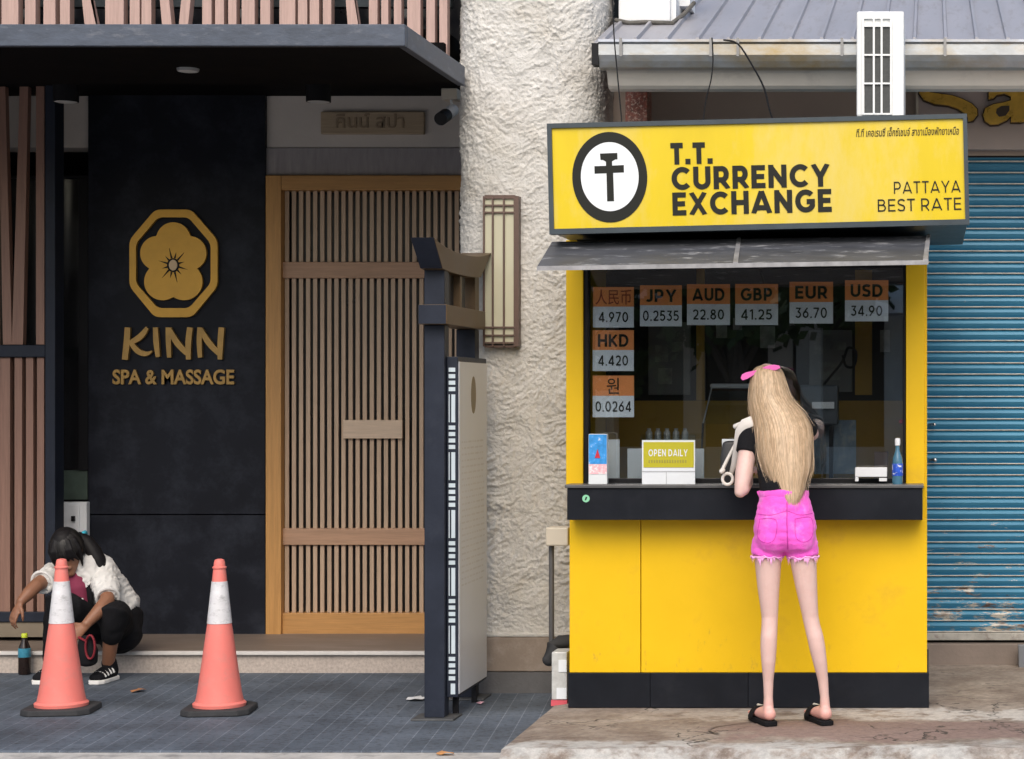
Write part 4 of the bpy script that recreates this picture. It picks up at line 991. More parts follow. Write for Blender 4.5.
# air conditioner on the kiosk roof
AD = 10.15
t = thing('air_conditioner', 'white air conditioner unit standing end-on on the kiosk roof', 'air conditioner', P(880,118,AD))
bm = B(); pbox(bm, 856.5, 904, 11, 117, AD, AD+.62); ac = obj('casing', bm, ACW, t, bevel=.012)
bm = B(); pbox(bm, 864.5, 891, 25, 113, AD-.002, AD-.0004); obj('fins', bm, ACD, t)
bm = B()
for x in (862, 872.8, 880.6, 890): pbox(bm, x, x+2.0, 18.5, 114.5, AD-.014, AD-.0025)
for y in (17, 25, 54, 82.5, 113): pbox(bm, 862, 892, y, y+1.7, AD-.012, AD-.003)
obj('guard_bars', bm, ACW, t)
bm = B(); pbox(bm, 892.2, 903.5, 11.5, 116.5, AD-.004, AD-.0003); obj('cover_strip', bm, ACW, t, bevel=.001)

# ------------------------------------------------------------------ shop on the right
shop = thing('shuttered_shop', 'low shop with grey metal roof, gutter and closed blue shutter', 'building', (0, 11.7, 0))
RE, RZ = 10.68, 3.44; SL = .33
bm = B(); box(bm, -1.66, 6, 11.64, 11.9, 2.96, 3.70); box(bm, -1.78, -1.60, 11.5, 11.64, 0, 3.68); obj('wall', bm, TAUPE, shop)
bm = B(); box(bm, -1.665, -1.545, 11.2, 11.38, 0, 3.35); obj('mosaic_pillar', bm, MOSAIC, shop, bevel=.004)
bm = B()
hexa(bm, [(-1.75,RE,RZ-.02),(6,RE,RZ-.02),(6,RE+5.0,RZ-.02+5.0*SL),(-1.75,RE+5.0,RZ-.02+5.0*SL),(-1.75,RE,RZ),(6,RE,RZ),(6,RE+5.0,RZ+5.0*SL),(-1.75,RE+5.0,RZ+5.0*SL)])
rf = obj('roof', bm, ROOFM, shop)
bm = B(); x = -1.70
while x < 5.5:
    w = .012
    hexa(bm, [(x-w,RE+.01,RZ+.001),(x+w,RE+.01,RZ+.001),(x+w,RE+4.99,RZ+4.98*SL+.001),(x-w,RE+4.99,RZ+4.98*SL+.001),(x-w*.6,RE+.01,RZ+.026),(x+w*.6,RE+.01,RZ+.026),(x+w*.6,RE+4.99,RZ+4.98*SL+.026),(x-w*.6,RE+4.99,RZ+4.98*SL+.026)])
    x += .162
obj('roof_seams', bm, ROOFM, rf)
# gutter profile swept along the eave
prof = [(10.64,3.436),(10.60,3.44),(10.59,3.425),(10.605,3.415),(10.605,3.36),(10.62,3.33),(10.64,3.30),(10.68,3.293),(10.70,3.293),(10.70,3.40),(10.66,3.40)]
bm = B(); a = [bm.verts.new((-1.715, y, z)) for y, z in prof]; b = [bm.verts.new((6, y, z)) for y, z in prof]; n = len(prof)
for i in range(n): bm.faces.new((a[i], b[i], b[(i+1)%n], a[(i+1)%n]))
bm.faces.new(a[::-1]); bm.faces.new(b); bmesh.ops.recalc_face_normals(bm, faces=bm.faces)
gt = obj('gutter', bm, ALU, shop)
bm = B(); box(bm, -1.75, -1.7155, 10.60, 10.70, 3.31, 3.42); obj('end_cap', bm, BLACK, gt)
STRAPM = M('strap_metal', (.25,.25,.25), .5, metal=.5)
for px in (621, 711, 738, 842, 945): obj('strap', box(B(), PX(px,10.6)-.007, PX(px,10.6)+.007, 10.586, 10.589, 3.35, 3.445), STRAPM, gt)
prof = [(10.705,3.295),(10.725,3.288),(10.745,3.255),(10.765,3.225),(10.79,3.210),(10.86,3.206),(10.86,3.24),(10.95,3.36),(11.64,3.36),(11.64,3.40),(10.71,3.31)]
bm = B(); a = [bm.verts.new((-1.69, y, z)) for y, z in prof]; b = [bm.verts.new((6, y, z)) for y, z in prof]; n = len(prof)
for i in range(n): bm.faces.new((a[i], b[i], b[(i+1)%n], a[(i+1)%n]))
bm.faces.new(a[::-1]); bm.faces.new(b); bmesh.ops.recalc_face_normals(bm, faces=bm.faces)
obj('cornice', bm, CORN, shop)
# shop sign: fascia board with gold script letters
bm = B(); pbox(bm, 918.8, 1200, 88, 149.5, 11.55, 11.635); fb = obj('fascia_board', bm, M('mauve_board', (.46,.39,.37), .8, var=.06), shop)
bm = B(); pbox(bm, 916, 918.6, 88, 150, 11.54, 11.638); obj('board_edge', bm, BEIGEP, fb)
def sp(x, y, d=11.55): return (PX(900+x*124/784, d), PZ(80+y*120/759, d))
S1 = [(300,40),(180,20),(125,45),(122,90),(150,130),(220,158),(300,165),(360,185),(405,215),(428,240),(430,268),(460,262),(488,225),(486,190),(450,155),(390,125),(330,105),(260,95),(190,85),(170,70),(200,55),(290,62)]
A1 = [(560,85),(600,70),(660,66),(720,66),(784,66),(784,270),(760,272),(700,272),(700,235),(670,262),(620,285),(570,288),(535,265),(525,225),(540,185),(590,160),(650,150),(700,135),(700,110),(660,92),(610,100),(590,120),(560,130)]
bm = B(); prism(bm, [sp(*p) for p in S1], 11.505, 11.53); prism(bm, [sp(*p) for p in A1], 11.505, 11.53)
obj('lettering', bm, M('gold_leaf', (.66,.40,.06), .3, metal=.25, var=.25, vscale=9), fb)
def fat(pts, g):
    cx = sum(p[0] for p in pts)/len(pts); cy = sum(p[1] for p in pts)/len(pts); out = []
    n = len(pts); area = sum(pts[i-1][0]*pts[i][1]-pts[i][0]*pts[i-1][1] for i in range(n))
    for i in range(n):
        a, b = pts[i-1], pts[(i+1)%n]; tx, ty = b[0]-a[0], b[1]-a[1]; L_ = math.hypot(tx,ty) or 1; s = 1 if area > 0 else -1
        out.append((pts[i][0]+s*ty/L_*g, pts[i][1]-s*tx/L_*g))
    return out
bm = B(); prism(bm, [sp(*p) for p in fat(S1, 9)], 11.532, 11.549); prism(bm, [sp(*p) for p in fat(A1, 9)], 11.532, 11.549)
prism(bm, [sp(*p) for p in ((610,190),(640,172),(690,170),(690,200),(665,232),(625,240),(605,215))], 11.500, 11.5045)
obj('letter_rim', bm, M('letter_rim', (.06,.04,.025), .5), fb)
# roller shutter
HD = 11.66; Z0, Z1 = PZ(640, HD), PZ(151, HD); NS = 43; pt = (Z1-Z0-.045)/NS
bm = B(); x0, x1 = -.12, 4.0
prof = []
for k in range(NS):
    zb = Z0+.045+k*pt
    prof += [(HD-.003, zb, 1), (HD-.010, zb+pt*.04, 1), (HD-.010, zb+pt*.11, 0), (HD+.004, zb+pt*.17, 0), (HD-.003, zb+pt*.36, 0), (HD-.008, zb+pt*.58, 0), (HD-.005, zb+pt*.80, 0), (HD+.006, zb+pt*.985, 1)]
NX = 24
rows = [[bm.verts.new((x0+(x1-x0)*i/NX, y+.0025*noise.noise(Vector((i*.9, z*1.5, 0))), z)) for i in range(NX+1)] for y, z, _ in prof]
for k in range(len(rows)-1):
    for i in range(NX): bm.faces.new((rows[k][i], rows[k][i+1], rows[k+1][i+1], rows[k+1][i])).material_index = prof[k][2]
bmesh.ops.translate(bm, verts=bm.verts, vec=(0,0,0))
sh = obj('shutter', bm, [SHUT, SHUT2], shop)
sh.location.z += 0
bm = B(); box(bm, x0, x1, HD-.016, HD+.004, Z0, Z0+.043); obj('bottom_bar', bm, M('worn_bar', (.40,.39,.36), .55, metal=.3, var=.3, vscale=9, dirt=(.12,.08,.06), dscale=12), sh, bevel=.003)
bm = B()
for (px, py, r) in ((933.5,424.5,.010),(934,460,.014)):
    chain(bm, [(P(px-4,py,HD-.02), .007), (P(px,py,HD-.035), .009), (P(px+1,py,HD-.05), r)], 12)
obj('latch', bm, CHROME, sh, smooth=True)
bm = B(); box(bm, -1.7, 6, HD-.01, HD+.012, 2.95, 3.05); box(bm, -1.7, 6, HD+.05, HD+.25, 0, 2.95); obj('shutter_box', bm, BLACK, shop)
kind(obj('shop_step', box(B(), -.2, 6, 11.60, 12.2, 0, PZ(644, 11.6)), M('shop_step_concrete', (.22,.18,.155), .85, var=.15, vscale=4, bump=.2), bevel=.006), 'structure')
t = tag(obj('guide_post', hexa(B(), [P(1019,673,11.5),P(1032,673,11.5),P(1032,673,11.5)+Vector((0,.04,0)),P(1019,673,11.5)+Vector((0,.04,0)),P(1018,645,11.5),P(1032,645,11.5),P(1032,645,11.5)+Vector((0,.04,0)),P(1018,645,11.5)+Vector((0,.04,0))]), M('grey_post', (.16,.17,.19), .5), bevel=.004, origin=P(1025,673,11.5)), 'short grey metal post at the foot of the blue shutter', 'post')
# white box on the roof
t = thing('rooftop_box', 'white painted box on the metal roof beside the stucco pillar', 'box', P(650,22,11.3))
bm = B(); pbox(bm, 618.5, 670, -80, 21, 11.3, 11.75); obj('box_body', bm, WHITEP, t, bevel=.006)
bm = B(); pbox(bm, 670.2, 676, -80, 24, 11.34, 11.75); pbox(bm, 676.2, 690, -80, 6, 11.5, 11.75); obj('box_side', bm, WHITEP, t)
bm = B(); tube(bm, [P(x, y+1.2*math.sin(x*.7), 11.27) for x, y in ((616,21),(630,22),(645,23),(660,23),(672,24))]+[P(684,14,11.4),P(694,3,11.5)], .012); obj('sealant', bm, M('dark_sealant', (.10,.095,.085), .8, var=.4, vscale=20), t)
# loose wires
for pts, lab in (([(712,38),(713,60),(711,80),(706,100),(703,124)], 'thin loose wire hanging from the gutter above the word CURRENCY'),
                 ([(724,40),(738,44),(752,65),(764,88),(770,112),(775,124)], 'thicker dark wire curving from the gutter down behind the sign'),
                 ([(612,-10),(614,35),(617,70),(622,124)], 'thin wire running down beside the stucco pillar')):
    tag(obj('cable', tube(B(), [P(x,y,10.5) for x, y in smooth_path(pts, 4)], .0035 if 'thin ' in lab else .005, 6), BLACK, smooth=True, origin=P(*pts[0],10.5)), lab, 'cable')

# pipe, box and clear bin left of the kiosk
t = thing('drain_pipe', 'thin dark pipe with beige box beside the left side of the kiosk', 'pipe', P(551,660,10.6))
bm = B(); pbox(bm, 545.5, 568, 527.5, 546, 10.52, 10.66); obj('connection_box', bm, BEIGEP, t, bevel=.008)
bm = B(); tube(bm, [P(551.5,546.5,10.6), P(551.5,642,10.6)], .014, 12); obj('pipe', bm, M('grey_pipe', (.10,.10,.105), .5), t, smooth=True)
bm = B(); tube(bm, [P(572,641,10.55), P(560,642,10.52), P(553,646,10.5), P(549,660,10.48)], .035, 14); obj('elbow', bm, RUBBER, t, smooth=True)
t = thing('clear_bin', 'small clear plastic bin with red foot beside the kiosk skirting', 'bin', P(560,706,10.15))
bm = B(); pbox(bm, 551.5, 567, 652, 700, 10.15, 10.30); obj('bin_body', bm, M('cloudy_plastic', (.52,.53,.52), .3, var=.2, vscale=20), t, bevel=.006)
bm = B(); pbox(bm, 551, 567, 700.2, 706, 10.147, 10.30); obj('bin_foot', bm, M('pinkish_red', (.65,.10,.13), .5), t)
bm = B(); pbox(bm, 558.5, 566.5, 660, 672, 10.145, 10.1495); pbox(bm, 556.5, 566.5, 688, 699, 10.145, 10.1495); obj('bin_paper', bm, WHITEV, t)

# litter
def scrap(name, lab, cat, px, py, d, sx, sy, mat, z=.004, seed=0):
    c = P(px, py, d); c.z = z; rnd = random.Random(seed); bm = B(); n = 9
    v0 = bm.verts.new((c.x, c.y, z+.012)); vs = []
    for k in range(n):
        a = 2*math.pi*k/n; r = .7+.5*rnd.random(); vs.append(bm.verts.new((c.x+sx*r*math.cos(a), c.y+sy*r*math.sin(a), z+.002+.012*rnd.random())))
    for k in range(n): bm.faces.new((v0, vs[k], vs[(k+1)%n]))
    r_ = bmesh.ops.extrude_face_region(bm, geom=list(bm.faces)); bmesh.ops.translate(bm, verts=[v for v in r_['geom'] if isinstance(v, bmesh.types.BMVert)], vec=(0,0,-.002))
    tag(obj(name, bm, mat, origin=c), lab, cat)
scrap('dry_leaf', 'curled brown leaf lying on the pavers between the cones', 'leaf', 138.5, 691, 11.05, .035, .05, LEAF, seed=1)
scrap('paper_scrap', 'crumpled white paper scrap on the pavers left of the menu stand', 'litter', 416, 700, 10.75, .05, .06, WHITEP, seed=2)
scrap('wrapper', 'tiny pink and white wrapper on the pavers behind the menu stand', 'litter', 481, 703, 10.6, .02, .025, M('pink_wrapper', (.6,.35,.42), .5, var=.4, vscale=60), seed=3)
scrap('fallen_leaf', 'orange brown leaf on the kerb below the menu stand', 'leaf', 446, 755.5, 9.14, .045, .03, M('orange_leaf', (.5,.24,.09), .8), z=-.002, seed=4)

# ------------------------------------------------------------------ traffic cones
cc = Vector((PX(61.5,10.35), 10.35, 0))
con = thing('traffic_cone', 'faded orange traffic cone in front of the squatting person', 'traffic cone', cc, 'faded traffic cones on the pavers')
def bm_base(c, h=.168, rot=R(8)):
    bm = B(); k = .05
    pts = [(-h+k,-h),(h-k,-h),(h,-h+k),(h,h-k),(h-k,h),(-h+k,h),(-h,h-k),(-h,-h+k)]
    pts = [(x*math.cos(rot)-y*math.sin(rot), x*math.sin(rot)+y*math.cos(rot)) for x, y in pts]
    a = [bm.verts.new((c.x+x, c.y+y, .001)) for x, y in pts]; b = [bm.verts.new((c.x+x*.985, c.y+y*.985, .032)) for x, y in pts]
    for i in range(8): bm.faces.new((a[i], a[(i+1)%8], b[(i+1)%8], b[i]))
    bm.faces.new(b); bm.faces.new(a[::-1]); return bm
obj('base', bm_base(cc), RUBBER, con, bevel=.006)
obj('cone_body', lathe(B(), [(.128,.033),(.130,.048),(.124,.054),(.117,.058),(.108,.10),(.0865,.25),(.066,.40),(.0585,.449),(.056,.45),(.0345,.66),(.0365,.661),(.031,.715),(.030,.722),(.0345,.727),(.0345,.733),(.028,.738),(.0265,.757),(.022,.770),(.010,.774)], cc, 40), CONE, con, smooth=True)
obj('reflective_band', lathe(B(), [(.0575,.4495),(.0605,.4505),(.0385,.660),(.0360,.661)], cc, 40), CONEW, con, smooth=True)
c2 = copy_tree(con); c2.location = (PX(219.5,10.34), 10.34, 0); c2['label'] = 'faded orange traffic cone standing alone in front of the charcoal wall'

# ------------------------------------------------------------------ drink bottle on the pavers
c = (PX(24.5,11.73), 11.73, .001)
t = thing('drink_bottle', 'dark drink bottle with lime cap beside the squatting person', 'bottle', c)
obj('bottle_body', lathe(B(), [(.030,0),(.034,.006),(.034,.13),(.030,.16),(.016,.195),(.0145,.21)], c, 20), COLA, t, smooth=True)
obj('label_band', lathe(B(), [(.0343,.10),(.0348,.101),(.0345,.15),(.032,.151)], c, 20), BLUEL, t, smooth=True)
obj('cap', lathe(B(), [(.0155,.211),(.017,.212),(.017,.232),(.014,.236)], c, 16), CAPY, t, smooth=True)
# ------------------------------------------------------------------ people
def hand(bm, wrist, fwd, back, s=1.0, curl=.5, side=1):
    """palm with four unequal fingers and a thumb; fwd = finger direction, back = direction of the back of the hand"""
    w = Vector(wrist); f = Vector(fwd).normalized(); u = (Vector(back) - f*Vector(back).dot(f)).normalized(); r = f.cross(u)*side
    chain(bm, [(w - f*.02*s, .022*s, .018*s), (w + f*.02*s, .030*s, .017*s), (w + f*.06*s, .038*s, .015*s), (w + f*.085*s, .036*s, .012*s)], 14, r)
    for k, (off, L_) in enumerate(((-.029, .062), (-.010, .072), (.010, .068), (.028, .052))):
        p = w + f*.075*s + r*off*s*1.02; a = .18*curl; pts = [(p, .0088*s)]
        d = f.copy()
        for seg in (.42, .32, .26):
            d = (d*math.cos(a) - u*math.sin(a)); d.normalize(); u2 = u
            p = p + d*L_*s*seg*1.12; pts.append((p, .0085*s - .0012*s*len(pts))); a += .55*curl
        chain(bm, pts, 9, r)
    p = w + f*.022*s - r*.028*s; d = (f*.65 - r*.75 - u*.25).normalized()
    chain(bm, [(p, .012*s), (p + d*.03*s, .0105*s), (p + d*.03*s + (f*.9 - r*.3 - u*.35).normalized()*.026*s, .0088*s), (p + d*.03*s + (f*.9 - r*.1 - u*.5).normalized()*.046*s, .007*s)], 9, u)

# --- woman at the counter, seen from behind
wo_ = thing('person', 'woman with very long blonde hair and pink shorts standing at the kiosk counter', 'person', (-.62, 9.45, G+.006))
GF = G + .006
bm = B()
X = (1, 0, 0)
chain(bm, [(P(786,530,9.46),.095,.08),(P(785.5,525,9.455),.128,.10),(P(785,520,9.455),.134,.102),(P(785,508,9.46),.122,.096),(P(784,491,9.47),.104,.080),(P(782,462,9.52),.112,.082),(P(780,442,9.555),.128,.088),(P(777,427,9.585),.140,.070),(P(773,417,9.60),.080,.058)], 22, X)
chain(bm, [(P(774,420,9.60),.056,.054),(P(770,408,9.615),.047,.050),(P(768,398,9.63),.048,.055)], 16, X)
chain(bm, [(P(767,412,9.672),.030,.026),(P(767,406,9.665),.048,.054),(P(767,398,9.655),.062,.078),(P(767,389,9.645),.070,.090),(P(767,380,9.638),.068,.086),(P(767,373,9.632),.050,.062)], 22, X)
# face: nose, lips, brows, ears
chain(bm, [(P(767,391,9.738),.007),(P(767,395,9.752),.010),(P(767,398,9.757),.012)], 10, X)
chain(bm, [(P(764,404,9.725),.007),(P(767,404,9.731),.008),(P(770,404,9.725),.007)], 8)
chain(bm, [(P(760,388,9.722),.008),(P(764,387,9.731),.008),(P(770,387,9.731),.008),(P(774,388,9.722),.008)], 8)
for s in (-1, 1): chain(bm, [(P(767+s*15.6,388,9.645),.008,.014),(P(767+s*16,394,9.642),.008,.014),(P(767+s*15.2,399,9.64),.006,.008)], 8)
for s, x in ((-1,772),(1,798)): chain(bm, [(P(x,526,9.43),.064),(P(x,536,9.42),.066)], 16)
# legs
LL = [(P(773,530,9.455),.076),(P(769.5,548,9.45),.072),(P(768,562,9.45),.062),(P(768.5,588,9.45),.051),(P(769.3,606,9.45),.0425),(P(769.8,617,9.452),.0382),(P(769.5,626,9.447),.0376),(P(768.8,638,9.438),.0388),(P(768.5,648,9.438),.0380),(P(768.4,662,9.438),.033),(P(768.3,680,9.447),.0245),(P(768.3,697,9.452),.0212),(P(768.5,709,9.452),.0245)]
RL = [(P(796,530,9.455),.076),(P(801,548,9.45),.072),(P(803.5,562,9.45),.061),(P(806.5,588,9.45),.050),(P(809,606,9.45),.0415),(P(810.5,617,9.452),.0375),(P(812.3,626,9.45),.037),(P(815.5,638,9.444),.0383),(P(817.4,648,9.445),.0375),(P(820,662,9.450),.0325),(P(823,680,9.462),.0245),(P(824.5,696,9.467),.0212),(P(825,708,9.468),.0245)]
chain(bm, LL, 18, X); chain(bm, RL, 18, X)
FEET = []
for (hx, hy, tx, ty, an) in ((PX(769.5,9.44), 9.435, PX(756,9.64), 9.63, LL[-1][0]), (PX(825.5,9.45), 9.452, PX(812,9.65), 9.645, RL[-1][0])):
    h = Vector((hx, hy, GF+.056)); t = Vector((tx, ty, GF+.034)); dv = (t-h).normalized()
    chain(bm, [(an, .0245), (an.lerp(h, .6), .027), (h + Vector((0, 0, -.004)), .028)], 14)
    chain(bm, [(h - dv*.004 + Vector((0,0,-.004)), .030, .031), (h.lerp(t,.3), .032, .034), (h.lerp(t,.6), .037, .025), (h.lerp(t,.85), .041, .016), (t, .036, .012)], 16, (dv.y, -dv.x, 0))
    sd_ = Vector((dv.y, -dv.x, 0)).normalized()
    for k in range(5): chain(bm, [(t + sd_*(.030-.015*k) - dv*.01, .0085), (t + sd_*(.031-.0155*k) + dv*(.022-.0035*abs(k-1)), .0078)], 8)
    FEET.append((h, t, dv, sd_))
# arms
LA = [(P(755,427,9.585),.046),(P(749.5,440,9.56),.043),(P(746.5,458,9.53),.0425),(P(744.0,474,9.50),.0425),(P(741.5,488,9.475),.034),(P(740,492.5,9.468),.027)]
chain(bm, LA, 16)
chain(bm, [(P(742.5,489,9.475),.0335),(P(744,485.5,9.53),.036),(P(746.5,482,9.62),.032),(P(748,475,9.72),.024),(P(749,471,9.775),.021)], 14)
hand(bm, P(749,471,9.785), (.25,.9,.1), (0,-.2,1), .92, .8, -1)
RA = [(P(800,425,9.585),.046),(P(806,427,9.65),.042),(P(810,430,9.74),.038),(P(812,434,9.815),.033)]
chain(bm, RA, 16)
chain(bm, [(P(812,434,9.815),.032),(P(809,431,9.85),.033),(P(802,423,9.875),.028),(P(795,416,9.895),.021)], 14)
hand(bm, P(793.5,414.5,9.898), (-.7,.15,.6), (.3,.9,.2), .92, 1.0, 1)
body = obj('body', grow(bm, .0048, 5), SKIN, wo_, smooth=True)
bm = B()
for s in (-1, 1): chain(bm, [(P(767+s*5.5,392.5,9.723),.006,.005),(P(767+s*7.5,392.5,9.720),.005,.004)], 8)
obj('eyes', bm, BLACK, wo_, smooth=True)
# black T-shirt
bm = B()
chain(bm, [(P(784,500,9.465),.112,.088),(P(784,488,9.472),.113,.088),(P(782,462,9.52),.121,.090),(P(780,442,9.553),.137,.096),(P(777,427,9.583),.148,.078),(P(774,419,9.597),.086,.064)], 22, X, cap=False)
chain(bm, [(P(762,428,9.585),.052),(P(754,429,9.583),.055),(P(749,441,9.558),.053),(P(746.6,453,9.537),.052)], 18, cap=False)
chain(bm, [(P(790,427,9.58),.05),(P(801,426,9.59),.053),(P(806.5,428,9.66),.050),(P(808,429,9.70),.049)], 18, cap=False)
obj('t_shirt', grow(bm, .007, 2), BLKC, wo_, smooth=True)
# pink denim shorts with frayed hems
bm = B()
chain(bm, [(P(787,549,9.46),.070,.075),(P(786,541,9.455),.118,.105),(P(785.5,535,9.452),.142,.116),(P(785,528,9.452),.147,.118),(P(784.5,510,9.458),.130,.107),(P(784,498,9.465),.116,.096),(P(783.8,490.5,9.468),.111,.091)], 26, X, cap=False)
hems = [[(P(773,532,9.452),.082),(P(768.5,547,9.45),.0785),(P(767.3,556,9.45),.0765)], [(P(797,532,9.452),.082),(P(801.5,547,9.45),.0775),(P(803,556.5,9.45),.075)]]
for h in hems: chain(bm, h, 20, X, cap=False)
for x in (773, 798): chain(bm, [(P(x,526,9.425),.074),(P(x,540,9.413),.079)], 16)
me = grow(bm, .006, 3)
sh_ = obj('shorts', me, PINK, wo_, smooth=True)
for v in me.vertices:
    p = v.co; v.co = p + v.normal*(.0035*noise.noise(Vector((p.x*18, p.y*18, p.z*42))) + .0018*noise.noise(Vector((p.x*50+4, p.y*50, p.z*90))))
bm = B(); rnd = random.Random(3)
for h in hems:
    c, r = h[-1][0], h[-1][1]
    for k in range(330):
        a = 2*math.pi*rnd.random(); w = .0018+.0028*rnd.random(); L_ = (.010+.018*rnd.random())*(1.0 if rnd.random() < .85 else 1.5)*(.7+.5*math.sin(a*9))
        p = c + Vector((math.cos(a)*r*.985, math.sin(a)*r*.985, .004)); tg = Vector((-math.sin(a), math.cos(a), 0))
        q_ = c + Vector((math.cos(a+.12*(rnd.random()-.5))*(r*.97), math.sin(a)*(r*.97), -L_))
        v = [bm.verts.new(p - tg*w), bm.verts.new(p + tg*w), bm.verts.new(q_)]; bm.faces.new(v)
    # rolled raw edge
    n = 64; o_, i_ = [], []
    pts = [(c + Vector((math.cos(2*math.pi*k/n)*r*.985, math.sin(2*math.pi*k/n)*r*.985, -.002+.012*noise.noise(Vector((math.cos(2*math.pi*k/n)*4, math.sin(2*math.pi*k/n)*4, c.x*9)))+.003*(rnd.random()-.5))), .0028+.0012*rnd.random()) for k in range(n)]; pts.append(pts[0])
    chain(bm, pts, 6, (0,0,1))
kind_ = obj('frayed_hem', bm, PINKL, sh_)
bm = B()   # waistband, yoke seam, centre seam, patch
pts = [(P(783.8,494,9.468) + Vector((.1135*math.cos(t), .0935*math.sin(t), 0)), .0035, .017) for t in [2*math.pi*k/48 for k in range(49)]]
chain(bm, pts, 10, (0,1,0), cap=False)
obj('waistband', bm, PINK, sh_, smooth=True)
bm = B(); b_ = P(800.5,495.5,9.465); t0 = math.atan2(-.0935*.55, .1135*.62)
c0 = P(783.8,494,9.468)
def wb(a, z, g): return c0 + Vector(((.1135+g)*math.cos(a), (.0935+g)*math.sin(a), z))
a0, a1 = R(-57), R(-38)
hexa(bm, [wb(a0,-.016,.003), wb(a1,-.016,.003), wb(a1,-.016,.0005), wb(a0,-.016,.0005), wb(a0,.012,.003), wb(a1,.012,.003), wb(a1,.012,.0005), wb(a0,.012,.0005)]) 
bmesh.ops.translate(bm, verts=bm.verts, vec=(0,-.002,.002))
obj('leather_patch', bm, LEATH, sh_)
# seams follow the back of the shorts: projected onto the mesh with a ray from behind
bpy.context.view_layer.update()
def onto(o, px, py, d=8.6, lift=.001):
    p = P(px, py, d); w_ = wloc(o)
    ok_, loc, nrm, _ = o.ray_cast(p - w_, (p - Vector((0,0,EYE))).normalized())
    return (loc + w_ + nrm*lift) if ok_ else None
def seam(pts, r=.0016):
    q_ = [onto(sh_, x, y) for x, y, _ in smooth_path([(a, b, 0) for a, b in pts], 5)]
    q_ = [v for v in q_ if v]
    bm = B(); chain(bm, [(v, r) for v in q_], 6, (.2,.5,.8)); return bm
PSEAM = M('darker_pink_seam', (.52,.03,.34), .8)
obj('back_seam', seam([(787,502),(787,512),(787,525),(787.5,540),(788,549)], .0022), PSEAM, sh_)
for pts in ([(758,514),(772,515),(786,511)], [(788,511),(800,515),(814,513)], [(760,519),(776,520),(775,538),(767,543),(758,537),(760,519)], [(795,519),(811,518),(812,536),(804,542),(796,537),(795,519)]):
    obj('pocket_seam', seam(pts, .0013), PSEAM, sh_)
# slides
for (h, t, dv, sd_), nm in zip(FEET, (0, 1)):
    bm = B(); o_ = []
    for s, w in ((-.036,.018),(-.028,.030),(0,.034),(.08,.035),(.15,.042),(.20,.042),(.232,.032),(.243,.015)): o_.append((s, w))
    base = Vector((h.x, h.y, 0)); poly = [base + dv*s + sd_*w for s, w in o_] + [base + dv*s - sd_*w for s, w in reversed(o_)]
    a = [bm.verts.new((p.x, p.y, GF+.0005)) for p in poly]; b = [bm.verts.new((p.x, p.y, GF+.0225)) for p in poly]; n = len(poly)
    fs = [bm.faces.new(a), bm.faces.new(b)] + [bm.faces.new((a[i], a[(i+1)%n], b[(i+1)%n], b[i])) for i in range(n)]
    bmesh.ops.recalc_face_normals(bm, faces=bm.faces)
    so = obj('sandal', bm, BLKC, wo_, bevel=.004)
    bm = B(); c = h + dv*.145; c.z = GF+.022; pts = []
    for k in range(13):
        a_ = math.pi*k/12; pts.append((c + sd_*math.cos(a_)*.046 + Vector((0,0,math.sin(a_)*.048)), .032, .0042))
    chain(bm, pts, 10, dv); obj('strap', bm, BLKC, so, smooth=True)
    bm = B(); chain(bm, [(c + sd_*.035 + Vector((0,0,.040)), .012, .006), (c - sd_*.01 + Vector((0,0,.054)), .012, .006)], 8, dv); obj('buckle', bm, M('pale_buckle', (.6,.57,.5), .35), so, smooth=True)
# hair
rowsH = [(365.2,762,772,9.628,.022),(366.8,757.5,777.5,9.628,.048),(371,753,782,9.628,.074),(380,751,785.5,9.625,.088),(390,750,788,9.62,.098),(400,750.3,792.5,9.605,.097),(408,751,800.5,9.585,.092),(416,752.3,806,9.565,.088),(426,754,811,9.54,.086),(440,756,812.5,9.51,.080),(456,758,812.5,9.485,.074),(470,763,811,9.46,.064),(482,769,806.5,9.44,.052),(490,773.5,804.5,9.425,.042),(497,778.5,801.5,9.40,.030),(504,783,798,9.383,.020)]
rh = smooth_path(rowsH, 4)
bm = B(); N_ = 90; prev = None; rr = []
def groove(a, y):
    f = (y-366)/140
    return min(f*2.2, 1)*(.004*noise.noise(Vector((math.cos(a)*5.5, math.sin(a)*5.5, f*1.3))) + .004*noise.noise(Vector((math.cos(a)*15, math.sin(a)*15, f*1.6+7)))) 
def hp(row, a, lift=0):
    y, xl, xr, yc, ry_ = row; cxp, rxp = (xl+xr)/2, (xr-xl)/2
    ca, sa = math.cos(a), math.sin(a); fr = .30 if (sa > 0 and y > 378) else 1.0
    lift = lift + groove(a, y)
    x = PX(cxp, yc) + (rxp*yc/F + lift)*ca; yv = yc + (ry_+lift)*sa*fr
    return Vector((x, yv, PZ(y, yc)))
for row in rh[:-15]: rr.append([bm.verts.new(hp(row, 2*math.pi*k/N_, -.003)) for k in range(N_)])
for a, b in zip(rr, rr[1:]):
    for k in range(N_): bm.faces.new((a[k], b[k], b[(k+1)%N_], a[(k+1)%N_]))
bm.faces.new(rr[0]); bm.faces.new(rr[-1][::-1])
rnd = random.Random(11); nr_ = len(rh)
